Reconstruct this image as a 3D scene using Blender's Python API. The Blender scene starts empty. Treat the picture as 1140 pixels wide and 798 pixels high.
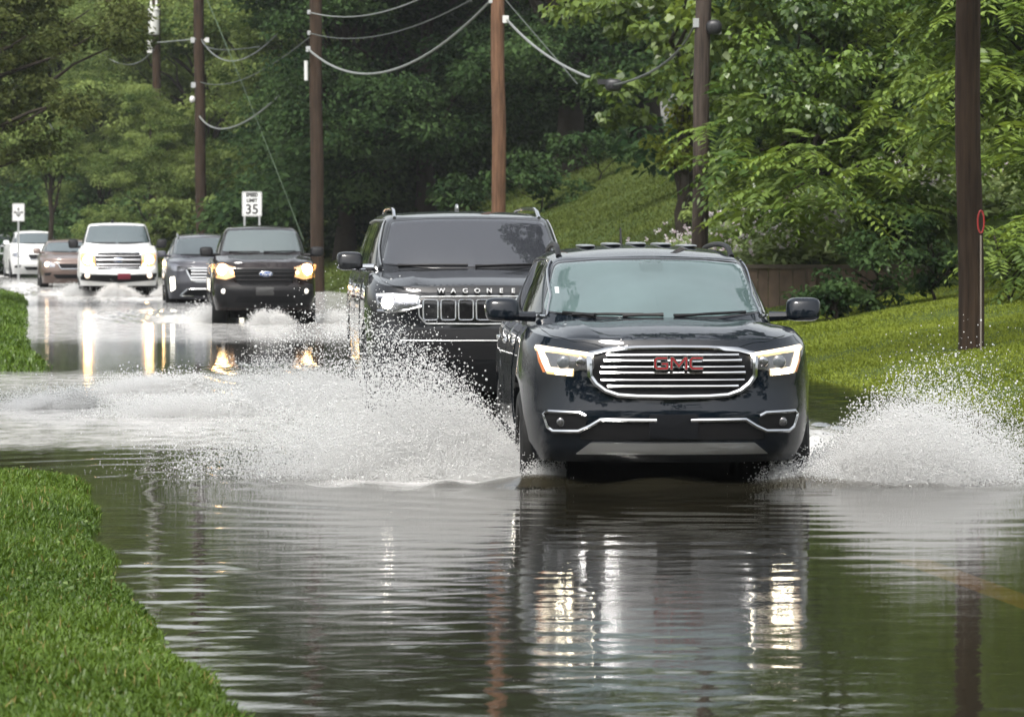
import bpy, bmesh, math, random
import numpy as np
from mathutils import Vector, Matrix
from mathutils.bvhtree import BVHTree

R = math.radians
SC = bpy.context.scene
COL = SC.collection
rng = np.random.default_rng(7)
random.seed(7)

# ------------------------------------------------------------------ helpers
def tag(o, label=None, cat=None, group=None, kind=None):
    if label: o['label'] = label
    if cat: o['category'] = cat
    if group: o['group'] = group
    if kind: o['kind'] = kind
    return o

def empty(name, loc=(0, 0, 0), rz=0.0):
    o = bpy.data.objects.new(name, None)
    o.empty_display_size = 0.3
    COL.objects.link(o)
    o.location = loc
    o.rotation_euler = (0, 0, rz)
    return o

def link_mesh(name, me, mat=None, parent=None, smooth=True, sharp=None):
    if mat is not None:
        me.materials.append(mat)
    if smooth and len(me.polygons):
        me.polygons.foreach_set('use_smooth', np.ones(len(me.polygons), dtype=bool))
        if sharp:
            me.set_sharp_from_angle(angle=R(sharp))
    me.update()
    o = bpy.data.objects.new(name, me)
    COL.objects.link(o)
    if parent is not None:
        o.parent = parent
    return o

def np_mesh(name, verts, faces, attrs=None):
    """verts (N,3); faces (M,k) with constant k"""
    me = bpy.data.meshes.new(name)
    verts = np.asarray(verts, dtype=np.float32)
    faces = np.asarray(faces, dtype=np.int32)
    me.vertices.add(len(verts))
    me.vertices.foreach_set('co', verts.ravel())
    m, k = faces.shape
    me.loops.add(m * k)
    me.loops.foreach_set('vertex_index', faces.ravel())
    me.polygons.add(m)
    me.polygons.foreach_set('loop_start', np.arange(0, m * k, k, dtype=np.int32))
    me.polygons.foreach_set('loop_total', np.full(m, k, dtype=np.int32))
    for nm, (dom, arr) in (attrs or {}).items():
        a = me.attributes.new(nm, 'FLOAT', dom)
        a.data.foreach_set('value', np.asarray(arr, dtype=np.float32).ravel())
    me.update(calc_edges=True)
    me.validate()
    return me

class MB:
    """collects boxes, tubes and free faces into one mesh"""
    def __init__(self): self.v = []; self.f = []
    def add(self, v, f):
        b = len(self.v); self.v += [tuple(p) for p in v]; self.f += [tuple(i + b for i in q) for q in f]; return self
    def box(self, c, s, rot=None):
        x, y, z = s[0] / 2, s[1] / 2, s[2] / 2
        vs = [Vector((i * x, j * y, k * z)) for i in (-1, 1) for j in (-1, 1) for k in (-1, 1)]
        if rot is not None: vs = [rot @ p for p in vs]
        vs = [p + Vector(c) for p in vs]
        return self.add(vs, [(0, 1, 3, 2), (4, 6, 7, 5), (0, 4, 5, 1), (2, 3, 7, 6), (0, 2, 6, 4), (1, 5, 7, 3)])
    def tube(self, pts, rad, n=8, caps=True):
        pts = [Vector(p) for p in pts]
        if not hasattr(rad, '__len__'): rad = [rad] * len(pts)
        vs = []; fs = []
        up = Vector((0, 0, 1))
        prev = None
        for i, p in enumerate(pts):
            t = (pts[min(i + 1, len(pts) - 1)] - pts[max(i - 1, 0)])
            if t.length < 1e-9: t = Vector((0, 0, 1))
            t.normalize()
            if prev is None:
                a = t.cross(up)
                if a.length < 1e-3: a = t.cross(Vector((0, 1, 0)))
            else:
                a = prev - t * prev.dot(t)
                if a.length < 1e-5: a = t.cross(up)
            a.normalize(); prev = a
            b = t.cross(a)
            for k in range(n):
                th = 2 * math.pi * k / n
                vs.append(p + (a * math.cos(th) + b * math.sin(th)) * rad[i])
        for i in range(len(pts) - 1):
            for k in range(n):
                fs.append((i * n + k, i * n + (k + 1) % n, (i + 1) * n + (k + 1) % n, (i + 1) * n + k))
        if caps:
            fs.append(tuple(range(n - 1, -1, -1)))
            fs.append(tuple((len(pts) - 1) * n + k for k in range(n)))
        return self.add(vs, fs)
    def lathe(self, prof, c=(0, 0, 0), axis='z', n=20, closed=False):
        """prof: (r, h) list"""
        vs = []; fs = []
        for r, h in prof:
            for k in range(n):
                th = 2 * math.pi * k / n
                a, b = r * math.cos(th), r * math.sin(th)
                q = {'z': (a, b, h), 'x': (h, a, b), 'y': (a, h, b)}[axis]
                vs.append((q[0] + c[0], q[1] + c[1], q[2] + c[2]))
        m = len(prof)
        for i in range(m if closed else m - 1):
            for k in range(n):
                j = (i + 1) % m
                fs.append((i * n + k, i * n + (k + 1) % n, j * n + (k + 1) % n, j * n + k))
        if not closed:
            fs.append(tuple(range(n - 1, -1, -1))); fs.append(tuple((m - 1) * n + k for k in range(n)))
        return self.add(vs, fs)
    def mesh(self, name):
        me = bpy.data.meshes.new(name)
        me.from_pydata(self.v, [], self.f)
        bm = bmesh.new(); bm.from_mesh(me)
        bmesh.ops.recalc_face_normals(bm, faces=bm.faces)
        bm.to_mesh(me); bm.free()
        return me
    def build(self, name, mat, parent=None, sharp=40):
        return link_mesh(name, self.mesh(name), mat, parent, True, sharp)

# ------------------------------------------------------------------ materials
def new_mat(name):
    m = bpy.data.materials.new(name); m.use_nodes = True
    nt = m.node_tree
    for n in list(nt.nodes): nt.nodes.remove(n)
    out = nt.nodes.new('ShaderNodeOutputMaterial')
    return m, nt, out

def pmat(name, col, rough=0.5, metal=0.0, spec=0.5, coat=0.0, emit=None, estr=0.0, bump=None, var=None, ior=None, coatrough=0.03):
    m, nt, out = new_mat(name)
    p = nt.nodes.new('ShaderNodeBsdfPrincipled')
    p.inputs['Base Color'].default_value = (*col, 1)
    p.inputs['Roughness'].default_value = rough
    p.inputs['Metallic'].default_value = metal
    p.inputs['Specular IOR Level'].default_value = spec
    p.inputs['Coat Weight'].default_value = coat
    p.inputs['Coat Roughness'].default_value = coatrough
    if ior: p.inputs['IOR'].default_value = ior
    if emit:
        p.inputs['Emission Color'].default_value = (*emit, 1)
        p.inputs['Emission Strength'].default_value = estr
    tc = nt.nodes.new('ShaderNodeTexCoord')
    if var:  # (scale, amount): blotchy value variation
        nz = nt.nodes.new('ShaderNodeTexNoise'); nz.inputs['Scale'].default_value = var[0]; nz.inputs['Detail'].default_value = 6
        nt.links.new(tc.outputs['Object'], nz.inputs['Vector'])
        mx = nt.nodes.new('ShaderNodeMix'); mx.data_type = 'RGBA'
        mx.inputs['A'].default_value = (*[c * (1 - var[1]) for c in col], 1)
        mx.inputs['B'].default_value = (*[min(1, c * (1 + var[1])) for c in col], 1)
        nt.links.new(nz.outputs['Fac'], mx.inputs['Factor'])
        nt.links.new(mx.outputs['Result'], p.inputs['Base Color'])
    if bump:  # (scale, strength, distance)
        nz = nt.nodes.new('ShaderNodeTexNoise'); nz.inputs['Scale'].default_value = bump[0]; nz.inputs['Detail'].default_value = 4
        nt.links.new(tc.outputs['Object'], nz.inputs['Vector'])
        b = nt.nodes.new('ShaderNodeBump'); b.inputs['Strength'].default_value = bump[1]; b.inputs['Distance'].default_value = bump[2]
        nt.links.new(nz.outputs['Fac'], b.inputs['Height']); nt.links.new(b.outputs['Normal'], p.inputs['Normal'])
    nt.links.new(p.outputs['BSDF'], out.inputs['Surface'])
    return m

def leaf_mat(name, dark, light, trans=0.35, gloss=0.0):
    m, nt, out = new_mat(name)
    at = nt.nodes.new('ShaderNodeAttribute'); at.attribute_name = 'tint'
    rp = nt.nodes.new('ShaderNodeMix'); rp.data_type = 'RGBA'
    rp.inputs['A'].default_value = (*dark, 1); rp.inputs['B'].default_value = (*light, 1)
    nt.links.new(at.outputs['Fac'], rp.inputs['Factor'])
    d = nt.nodes.new('ShaderNodeBsdfDiffuse'); t = nt.nodes.new('ShaderNodeBsdfTranslucent')
    nt.links.new(rp.outputs['Result'], d.inputs['Color'])
    hs = nt.nodes.new('ShaderNodeHueSaturation'); hs.inputs['Hue'].default_value = 0.485; hs.inputs['Saturation'].default_value = 1.1; hs.inputs['Value'].default_value = 1.25
    nt.links.new(rp.outputs['Result'], hs.inputs['Color']); nt.links.new(hs.outputs['Color'], t.inputs['Color'])
    mx = nt.nodes.new('ShaderNodeMixShader'); mx.inputs[0].default_value = trans
    nt.links.new(d.outputs[0], mx.inputs[1]); nt.links.new(t.outputs[0], mx.inputs[2])
    last = mx
    if gloss > 0:
        g = nt.nodes.new('ShaderNodeBsdfGlossy'); g.inputs['Roughness'].default_value = 0.38
        m2 = nt.nodes.new('ShaderNodeMixShader'); m2.inputs[0].default_value = gloss
        nt.links.new(mx.outputs[0], m2.inputs[1]); nt.links.new(g.outputs[0], m2.inputs[2]); last = m2
    nt.links.new(last.outputs[0], out.inputs['Surface'])
    return m

# ------------------------------------------------------------------ camera
FPX = 4400.0          # focal length in pixels of the 1140 px wide photograph
CAM_H = 1.65
HZ = 257.0            # image row of the horizon
cam_d = bpy.data.cameras.new('camera')
cam = bpy.data.objects.new('camera', cam_d); COL.objects.link(cam)
cam.location = (0, 0, CAM_H); cam.rotation_euler = (R(90), 0, 0)
cam_d.sensor_width = 36.0; cam_d.lens = FPX / 1140 * 36
cam_d.shift_y = -(399 - HZ) / 1140
cam_d.clip_end = 3000; cam_d.clip_start = 0.1
cam_d.dof.use_dof = True; cam_d.dof.focus_distance = 25.5; cam_d.dof.aperture_fstop = 9.0
SC.camera = cam

def at(px, py, d):
    return Vector(((px - 570) * d / FPX, d, CAM_H - (py - HZ) * d / FPX))

# ------------------------------------------------------------------ world and light
SUN_EL, SUN_AZ = 58.0, 200.0      # azimuth: clockwise from +Y (north), behind the camera
w = bpy.data.worlds.new('World'); SC.world = w; w.use_nodes = True
nt = w.node_tree
for n in list(nt.nodes): nt.nodes.remove(n)
wo = nt.nodes.new('ShaderNodeOutputWorld'); bg = nt.nodes.new('ShaderNodeBackground')
sk = nt.nodes.new('ShaderNodeTexSky'); sk.sky_type = 'NISHITA'; sk.sun_disc = False
sk.sun_elevation = R(SUN_EL); sk.sun_rotation = R(SUN_AZ); sk.air_density = 1.6; sk.dust_density = 4.0; sk.ozone_density = 1.0
hs = nt.nodes.new('ShaderNodeHueSaturation'); hs.inputs['Saturation'].default_value = 0.26
nt.links.new(sk.outputs[0], hs.inputs['Color']); nt.links.new(hs.outputs[0], bg.inputs['Color'])
bg.inputs['Strength'].default_value = 0.14
nt.links.new(bg.outputs[0], wo.inputs[0])
sd = bpy.data.lights.new('sun', 'SUN'); sd.energy = 1.5; sd.angle = R(12); sd.color = (1, 0.96, 0.9)
so = bpy.data.objects.new('sun', sd); COL.objects.link(so)
az = R(SUN_AZ)
sdir = Vector((math.sin(az) * math.cos(R(SUN_EL)), math.cos(az) * math.cos(R(SUN_EL)), math.sin(R(SUN_EL))))
so.rotation_euler = sdir.to_track_quat('Z', 'Y').to_euler()
SC.view_settings.view_transform = 'Standard'; SC.view_settings.look = 'None'
SC.view_settings.exposure = 1.05; SC.view_settings.gamma = 1.0; SC.view_settings.use_curve_mapping = False
SC.cycles.use_denoising = True
SC.cycles.use_adaptive_sampling = True; SC.cycles.adaptive_threshold = 0.02
SC.cycles.max_bounces = 8; SC.cycles.diffuse_bounces = 3; SC.cycles.glossy_bounces = 4; SC.cycles.transparent_max_bounces = 16
SC.cycles.transmission_bounces = 6; SC.cycles.volume_bounces = 0
SC.cycles.sample_clamp_indirect = 12.0
SC.cycles.caustics_reflective = False; SC.cycles.caustics_refractive = False

# ------------------------------------------------------------------ road line and terrain
def xc(d):
    d = np.asarray(d, dtype=float)
    e = np.clip(d - 90, 0, 90)
    c = 1.96 - 0.123 * (d - 18) - 0.00136 * e * e
    return c - np.clip(d - 180, 0, None) * 0.2448

def sst(a, b, x):
    t = np.clip((np.asarray(x, dtype=float) - a) / (b - a), 0, 1); return t * t * (3 - 2 * t)

def height(d, w_):
    d = np.asarray(d, dtype=float); w_ = np.asarray(w_, dtype=float)
    z = np.full(np.broadcast(d, w_).shape, -0.13) + 0.03 * np.clip(1 - (w_ / 4.0) ** 2, 0, 1)
    wl = np.interp(d, [0, 13, 18.5, 22.5, 26.6, 48, 56], [-3.0, -3.26, -3.58, -3.62, -3.63, -3.75, -4.0])
    ll = np.clip(wl - w_, 0, None)
    bank = (0.075 + 0.045 * sst(45, 55, d)) * (1 - np.exp(-ll / 0.5)) + 0.010 * np.clip(ll, 0, 25)
    wl = wl + 0.035 * np.sin(d * 1.7) * np.sin(d * .61 + 1) + 0.03 * np.sin(d * 3.9 + 2 * np.sin(d * .8)) * np.sin(d * .37) + 0.02 * np.sin(d * 9.1 + np.sin(d * 2.2))
    ll = np.clip(wl - w_, 0, None)
    gap = sst(25.8, 27.6, d) * (1 - sst(45.0, 48.0, d))
    zl = -0.13 + np.where(ll > 0, 0.13 * sst(0, 0.25, ll), 0) + bank * sst(0, 0.5, ll)
    zl = zl * (1 - gap) + (-0.08 - 0.0 * ll) * gap
    wr = 4.35
    rr = np.clip(w_ - wr, 0, None)
    g = 0.145 + 0.17 * sst(59.6, 61.2, d) + 0.12 * sst(61, 88, d)
    far = np.where(rr > 9, 9 + (rr - 9) * 0.35, rr)
    zr = -0.13 + 0.13 * sst(0, 0.35, rr) + g * far * sst(-0.4, 1.2, rr)
    zr = np.minimum(zr, 5.5)
    out = np.where(w_ < wl, zl, np.where(w_ > wr, zr, z))
    und = 0.03 * np.sin(d * 0.9 + w_ * 0.7) * np.sin(w_ * 1.3 - d * 0.35) * sst(5, 7, np.abs(w_))
    return out + und

def ground_at(x, d):
    return float(height(d, x - float(xc(d))))

ds = np.concatenate([np.arange(-60, 8, 4.0), np.arange(8, 70, 0.4), np.arange(70, 140, 1.0), np.arange(140, 240, 4), np.arange(240, 900, 40)])
ws = np.concatenate([-np.geomspace(300, 12, 30), np.arange(-11.5, -2.9, 0.2), np.arange(-2.9, 3.9, 0.7), np.arange(3.9, 14, 0.25), np.geomspace(14, 300, 34)])
DD, WW = np.meshgrid(ds, ws, indexing='ij')
ZZ = height(DD, WW)
V = np.stack([WW + xc(DD), DD, ZZ], -1).reshape(-1, 3)
nd, nw = DD.shape
idx = np.arange(nd * nw).reshape(nd, nw)
F = np.stack([idx[:-1, :-1], idx[:-1, 1:], idx[1:, 1:], idx[1:, :-1]], -1).reshape(-1, 4)

m_ground, nt, out = new_mat('lawn_soil')
p = nt.nodes.new('ShaderNodeBsdfPrincipled'); p.inputs['Roughness'].default_value = 0.95; p.inputs['Specular IOR Level'].default_value = 0.1
tc = nt.nodes.new('ShaderNodeTexCoord')
n1 = nt.nodes.new('ShaderNodeTexNoise'); n1.inputs['Scale'].default_value = 0.45; n1.inputs['Detail'].default_value = 8; n1.inputs['Roughness'].default_value = 0.62
n2 = nt.nodes.new('ShaderNodeTexNoise'); n2.inputs['Scale'].default_value = 9; n2.inputs['Detail'].default_value = 8
for n in (n1, n2): nt.links.new(tc.outputs['Object'], n.inputs['Vector'])
r1 = nt.nodes.new('ShaderNodeValToRGB')
r1.color_ramp.elements[0].position = 0.32; r1.color_ramp.elements[0].color = (0.035, 0.058, 0.016, 1)
r1.color_ramp.elements[1].position = 0.68; r1.color_ramp.elements[1].color = (0.085, 0.115, 0.03, 1)
nt.links.new(n1.outputs['Fac'], r1.inputs['Fac'])
mm = nt.nodes.new('ShaderNodeMix'); mm.data_type = 'RGBA'; mm.blend_type = 'MULTIPLY'; mm.inputs['Factor'].default_value = 0.8
r2 = nt.nodes.new('ShaderNodeValToRGB'); r2.color_ramp.elements[0].position = 0.3; r2.color_ramp.elements[0].color = (0.5, 0.5, 0.45, 1); r2.color_ramp.elements[1].position = 0.65
nt.links.new(n2.outputs['Fac'], r2.inputs['Fac'])
nt.links.new(r1.outputs[0], mm.inputs['A']); nt.links.new(r2.outputs[0], mm.inputs['B']); nt.links.new(mm.outputs['Result'], p.inputs['Base Color'])
b = nt.nodes.new('ShaderNodeBump'); b.inputs['Strength'].default_value = 0.8; b.inputs['Distance'].default_value = 0.08
nt.links.new(n2.outputs['Fac'], b.inputs['Height']); nt.links.new(b.outputs[0], p.inputs['Normal'])
nt.links.new(p.outputs[0], out.inputs['Surface'])
tag(link_mesh('ground', np_mesh('ground', V, F), m_ground), kind='structure')

# road sheet
ds2 = np.concatenate([np.arange(-40, 8, 4.0), np.arange(8, 140, 1.0), np.arange(140, 300, 4)])
ws2 = np.linspace(-3.6, 4.3, 14)
def ribbon(ds_, wf, dz):
    vs = []; fs = []
    k = len(wf(ds_[0]))
    for i, d in enumerate(ds_):
        w_ = np.asarray(wf(d)); zz = height(np.full(k, d), w_) + dz
        for a, z in zip(w_, zz): vs.append((a + float(xc(d)), d, z))
    for i in range(len(ds_) - 1):
        for j in range(k - 1):
            fs.append((i * k + j, i * k + j + 1, (i + 1) * k + j + 1, (i + 1) * k + j))
    return np_mesh('strip', vs, fs)
m_road = pmat('wet_asphalt', (0.034, 0.034, 0.033), 0.6, var=(3, 0.35), bump=(60, 0.3, 0.01))
tag(link_mesh('road', ribbon(ds2, lambda d: ws2, 0.004), m_road), kind='structure')
m_yel = pmat('yellow_road_paint', (0.62, 0.32, 0.03), 0.6, var=(8, 0.3))
for nm, off in (('road_marking', 0.42),):
    tag(link_mesh(nm, ribbon(np.arange(2, 21.01, .5), lambda d, o=off: [o, o + 0.2], 0.009), m_yel), kind='structure')

# ------------------------------------------------------------------ flood water
CARS = []   # (x, y, heading) filled in by vehicles before the water is made
def water_height(X, Y):
    z = np.zeros_like(X)
    r = np.random.default_rng(11)
    far = 1.0
    env = np.zeros_like(X)
    for k in range(6):                      # patchy envelope: calm and ruffled areas
        a = r.uniform(0, 2 * math.pi); kk = r.uniform(0.5, 1.6)
        env += np.sin(kk * (0.9 * X * math.cos(a) + 0.35 * Y * math.sin(a)) + r.uniform(0, 7))
    env = np.clip(0.36 + 0.42 * env, 0.03, 1.6)
    for k in range(26):
        lam = r.uniform(0.14, 0.50); a = r.uniform(-1.1, 1.1) + math.pi / 2
        kx, ky = math.cos(a) * 2 * math.pi / lam, math.sin(a) * 2 * math.pi / lam
        z += env * 0.00031 * lam ** 0.8 * np.sin(kx * X + ky * Y + r.uniform(0, 7) + 0.6 * np.sin(0.8 * X + 1.3 * k) + 0.5 * np.sin(0.5 * Y + k))
    # waves running ahead of the front wheels of the leading car
    for (cx, cy, lam, amp, dec) in ((0.25, 25.4, 0.42, 0.0042, 4.0), (2.0, 25.4, 0.36, 0.0040, 4.0), (1.1, 25.0, 0.55, 0.0030, 6.0)):
        q = np.hypot((X - cx) * 0.75, Y - cy)
        ph = 2 * math.pi * q / (lam * (1 + 0.03 * q)) + 0.9 * np.sin(1.7 * X + cx + 0.5 * Y) + 0.8 * np.sin(0.9 * X - 0.8 * Y)
        mod = (0.45 + 0.55 * np.sin(0.75 * q + 0.6 * X + cx * 3) ** 2) * np.clip(0.45 + 0.75 * np.sin(1.9 * X + 0.7 * Y + cx) * np.sin(0.8 * Y - 1.1 * X + 2 * cx), 0.08, 1.2)
        z += amp * mod * np.sin(ph) * np.exp(-q / dec) * sst(0.2, 1.0, q)
    # bow wave heaped up before the bumper and the front tyres of the leading car
    cx, cy, hx, hy, amp = CARS[0]
    u = (X - cx) * -hx + (Y - cy) * -hy; v = (X - cx) * hy - (Y - cy) * hx
    z += 0.062 * np.exp(-((u - 0.25 - 0.25 * np.abs(v)) / 0.42) ** 2) * (1 - sst(0.9, 1.7, np.abs(v))) * (1 + .35 * np.sin(7 * v + 2 * np.sin(3 * u)) * np.exp(-((u - .3) / .5) ** 2))
    # wake and chop around each moving vehicle
    for (cx, cy, hx, hy, amp) in CARS:
        u = (X - cx) * -hx + (Y - cy) * -hy          # distance behind the nose
        v = (X - cx) * hy - (Y - cy) * hx
        e = np.exp(-(np.clip(np.abs(v) - 1.3, 0, None) / 1.3) ** 2) * sst(0.7, 1.2, np.abs(v)) * sst(-0.6, 2.0, u) * (1 - sst(6, 16, u))
        z += amp * e * (np.sin(9 * X + 5 * Y) * np.sin(4.3 * Y - 3.1 * X) + 0.6 * np.sin(15 * X - 6 * Y + 2 * np.sin(3 * X)))
    return z

def foam_mask(X, Y):
    f = np.zeros_like(X)
    for (cx, cy, hx, hy, amp) in CARS:
        u = (X - cx) * -hx + (Y - cy) * -hy
        v = (X - cx) * hy - (Y - cy) * hx
        e = np.exp(-((np.abs(v) - 1.35) / 1.1) ** 2) * sst(0.0, 1.0, u) * (1 - sst(5, 13, u))
        f = np.maximum(f, e * min(1.0, amp / 0.016))
    wv = X - xc(Y)
    f = np.maximum(f, 0.62 * sst(28, 31, Y) * (1 - sst(44, 50, Y)) * (1 - sst(-1.0, 0.3, wv)))
    f = np.maximum(f, 0.58 * sst(52, 62, Y) * (1 - sst(130, 155, Y)))
    return np.clip(f, 0, 1)

def build_water():
    rows = np.concatenate([np.arange(-50, 10, 3.0), np.arange(10, 12, 0.25), np.arange(12, 30, 0.03), 30 + np.cumsum(np.linspace(0.03, 0.4, 560)), ])
    rows = np.concatenate([rows, np.arange(rows[-1] + 1, 260, 3.0)])
    cols = np.concatenate([-np.geomspace(60, 9, 14), np.arange(-8.6, -5.2, 0.3), np.arange(-5.2, 6.6, 0.055), np.geomspace(6.7, 40, 12)])
    Y, W_ = np.meshgrid(rows, cols, indexing='ij')
    X = W_ + xc(Y) * 1.0
    Z = water_height(X, Y) * (1 - sst(150, 200, Y))
    foam = foam_mask(X, Y)
    V = np.stack([X, Y, Z], -1).reshape(-1, 3)
    n, k = Y.shape
    idx = np.arange(n * k).reshape(n, k)
    F = np.stack([idx[:-1, :-1], idx[:-1, 1:], idx[1:, 1:], idx[1:, :-1]], -1).reshape(-1, 4)
    me = np_mesh('flood_water', V, F, {'foam': ('POINT', foam)})
    m, nt, out = new_mat('muddy_flood_water')
    tc = nt.nodes.new('ShaderNodeTexCoord')
    mp = nt.nodes.new('ShaderNodeMapping'); mp.inputs['Scale'].default_value = (2.2, 4.5, 1)
    nt.links.new(tc.outputs['Object'], mp.inputs['Vector'])
    nz = nt.nodes.new('ShaderNodeTexNoise'); nz.inputs['Scale'].default_value = 3.0; nz.inputs['Detail'].default_value = 4; nz.inputs['Roughness'].default_value = 0.55
    nt.links.new(mp.outputs[0], nz.inputs['Vector'])
    bp = nt.nodes.new('ShaderNodeBump'); bp.inputs['Strength'].default_value = 0.12; bp.inputs['Distance'].default_value = 0.008
    nt.links.new(nz.outputs['Fac'], bp.inputs['Height'])
    fr = nt.nodes.new('ShaderNodeFresnel'); fr.inputs['IOR'].default_value = 1.45
    nt.links.new(bp.outputs[0], fr.inputs['Normal'])
    tr = nt.nodes.new('ShaderNodeBsdfTransparent'); tr.inputs['Color'].default_value = (0.72, 0.66, 0.50, 1)
    df = nt.nodes.new('ShaderNodeBsdfDiffuse'); df.inputs['Color'].default_value = (0.024, 0.022, 0.014, 1)
    mud = nt.nodes.new('ShaderNodeMixShader'); mud.inputs[0].default_value = 0.5
    nt.links.new(tr.outputs[0], mud.inputs[1]); nt.links.new(df.outputs[0], mud.inputs[2])
    gl = nt.nodes.new('ShaderNodeBsdfGlossy'); gl.inputs['Roughness'].default_value = 0.012; gl.inputs['Color'].default_value = (1, 1, 1, 1)
    nt.links.new(bp.outputs[0], gl.inputs['Normal'])
    wm = nt.nodes.new('ShaderNodeMixShader')
    nt.links.new(fr.outputs[0], wm.inputs[0]); nt.links.new(mud.outputs[0], wm.inputs[1]); nt.links.new(gl.outputs[0], wm.inputs[2])
    fa = nt.nodes.new('ShaderNodeAttribute'); fa.attribute_name = 'foam'
    mp2 = nt.nodes.new('ShaderNodeMapping'); mp2.inputs['Scale'].default_value = (1.6, 0.9, 1)
    nt.links.new(tc.outputs['Object'], mp2.inputs['Vector'])
    fz = nt.nodes.new('ShaderNodeTexNoise'); fz.inputs['Scale'].default_value = 2.4; fz.inputs['Detail'].default_value = 10; fz.inputs['Roughness'].default_value = 0.72
    nt.links.new(mp2.outputs[0], fz.inputs['Vector'])
    ma = nt.nodes.new('ShaderNodeMath'); ma.operation = 'ADD'; nt.links.new(fa.outputs['Fac'], ma.inputs[0]); nt.links.new(fz.outputs['Fac'], ma.inputs[1])
    mr = nt.nodes.new('ShaderNodeMapRange'); mr.inputs['From Min'].default_value = 0.85; mr.inputs['From Max'].default_value = 1.45; mr.inputs['To Max'].default_value = 0.85
    nt.links.new(ma.outputs[0], mr.inputs['Value'])
    fd = nt.nodes.new('ShaderNodeBsdfDiffuse'); fd.inputs['Color'].default_value = (0.52, 0.515, 0.50, 1)
    fm = nt.nodes.new('ShaderNodeMixShader')
    nt.links.new(mr.outputs[0], fm.inputs[0]); nt.links.new(wm.outputs[0], fm.inputs[1]); nt.links.new(fd.outputs[0], fm.inputs[2])
    nt.links.new(fm.outputs[0], out.inputs['Surface'])
    tag(link_mesh('water', me, m), kind='structure')
# ------------------------------------------------------------------ vegetation
def unit(v):
    return v / np.maximum(np.linalg.norm(v, axis=-1, keepdims=True), 1e-9)

def leaf_quads(c, ax, nr, L, W_, tint, fold=0.25):
    """diamond leaves: c centres, ax long axis, nr normal"""
    ax = unit(ax); bt = unit(np.cross(nr, ax)); nr = np.cross(ax, bt)
    L = np.asarray(L).reshape(-1, 1); W_ = np.asarray(W_).reshape(-1, 1)
    a = c - ax * L * 0.5; t = c + ax * L * 0.5
    l = c - ax * L * 0.06 + bt * W_ * 0.5 + nr * W_ * fold; r = c - ax * L * 0.06 - bt * W_ * 0.5 + nr * W_ * fold
    V = np.stack([a, r, t, l], 1).reshape(-1, 3)
    F = np.arange(len(V)).reshape(-1, 4)
    return V, F, tint

def crown_points(blobs, per_m3, r, clump=(0.35, 0.7), leaves=140, flat=0.6, tvar=.22):
    """blobs (x,y,z,rx,ry,rz): clumps gather towards each blob's surface, leaves towards each clump's"""
    cs = []; rad = []
    for (x, y, z, rx, ry, rz) in blobs:
        n = max(3, int(per_m3 * rx * ry * rz * 4.19))
        u = unit(r.normal(size=(n, 3))); q = r.uniform(0.35, 1.08, (n, 1)) ** 0.6
        cs.append(np.array([x, y, z]) + u * q * np.array([rx, ry, rz]))
        rad.append(r.uniform(clump[0], clump[1], n))
    cs = np.concatenate(cs); rad = np.concatenate(rad)
    k = len(cs)
    u = unit(r.normal(size=(k, leaves, 3))); q = r.uniform(0.05, 1, (k, leaves, 1)) ** 0.5
    off = u * q * rad[:, None, None] * np.array([1.15, 1.15, flat])
    pts = cs[:, None, :] + off
    tint = np.clip(r.normal(0.45, tvar, (k, 1)) + r.normal(0, 0.16, (k, leaves)), 0, 1)
    return cs, pts.reshape(-1, 3), off.reshape(-1, 3), tint.reshape(-1)

def crown_mesh(name, blobs, seed, per_m3=1.2, clump=(0.35, 0.7), leaves=140, size=(0.16, 0.09), flat=0.6, droop=0.4, tvar=.22):
    r = np.random.default_rng(seed)
    cs, p, off, tint = crown_points(blobs, per_m3, r, clump, leaves, flat, tvar)
    n = len(p)
    ax = unit(off * np.array([1, 1, 0.3])) + r.normal(0, 0.5, (n, 3)) + np.array([0, 0, -droop])
    nr = np.array([0, 0, 1.0]) + r.normal(0, 0.45, (n, 3)) + unit(off) * 0.35
    s = r.uniform(0.65, 1.3, n)
    V, F, t = leaf_quads(p, ax, nr, size[0] * s, size[1] * s * r.uniform(0.8, 1.2, n), tint)
    return np_mesh(name, V, F, {'tint': ('FACE', t)}), cs

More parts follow.
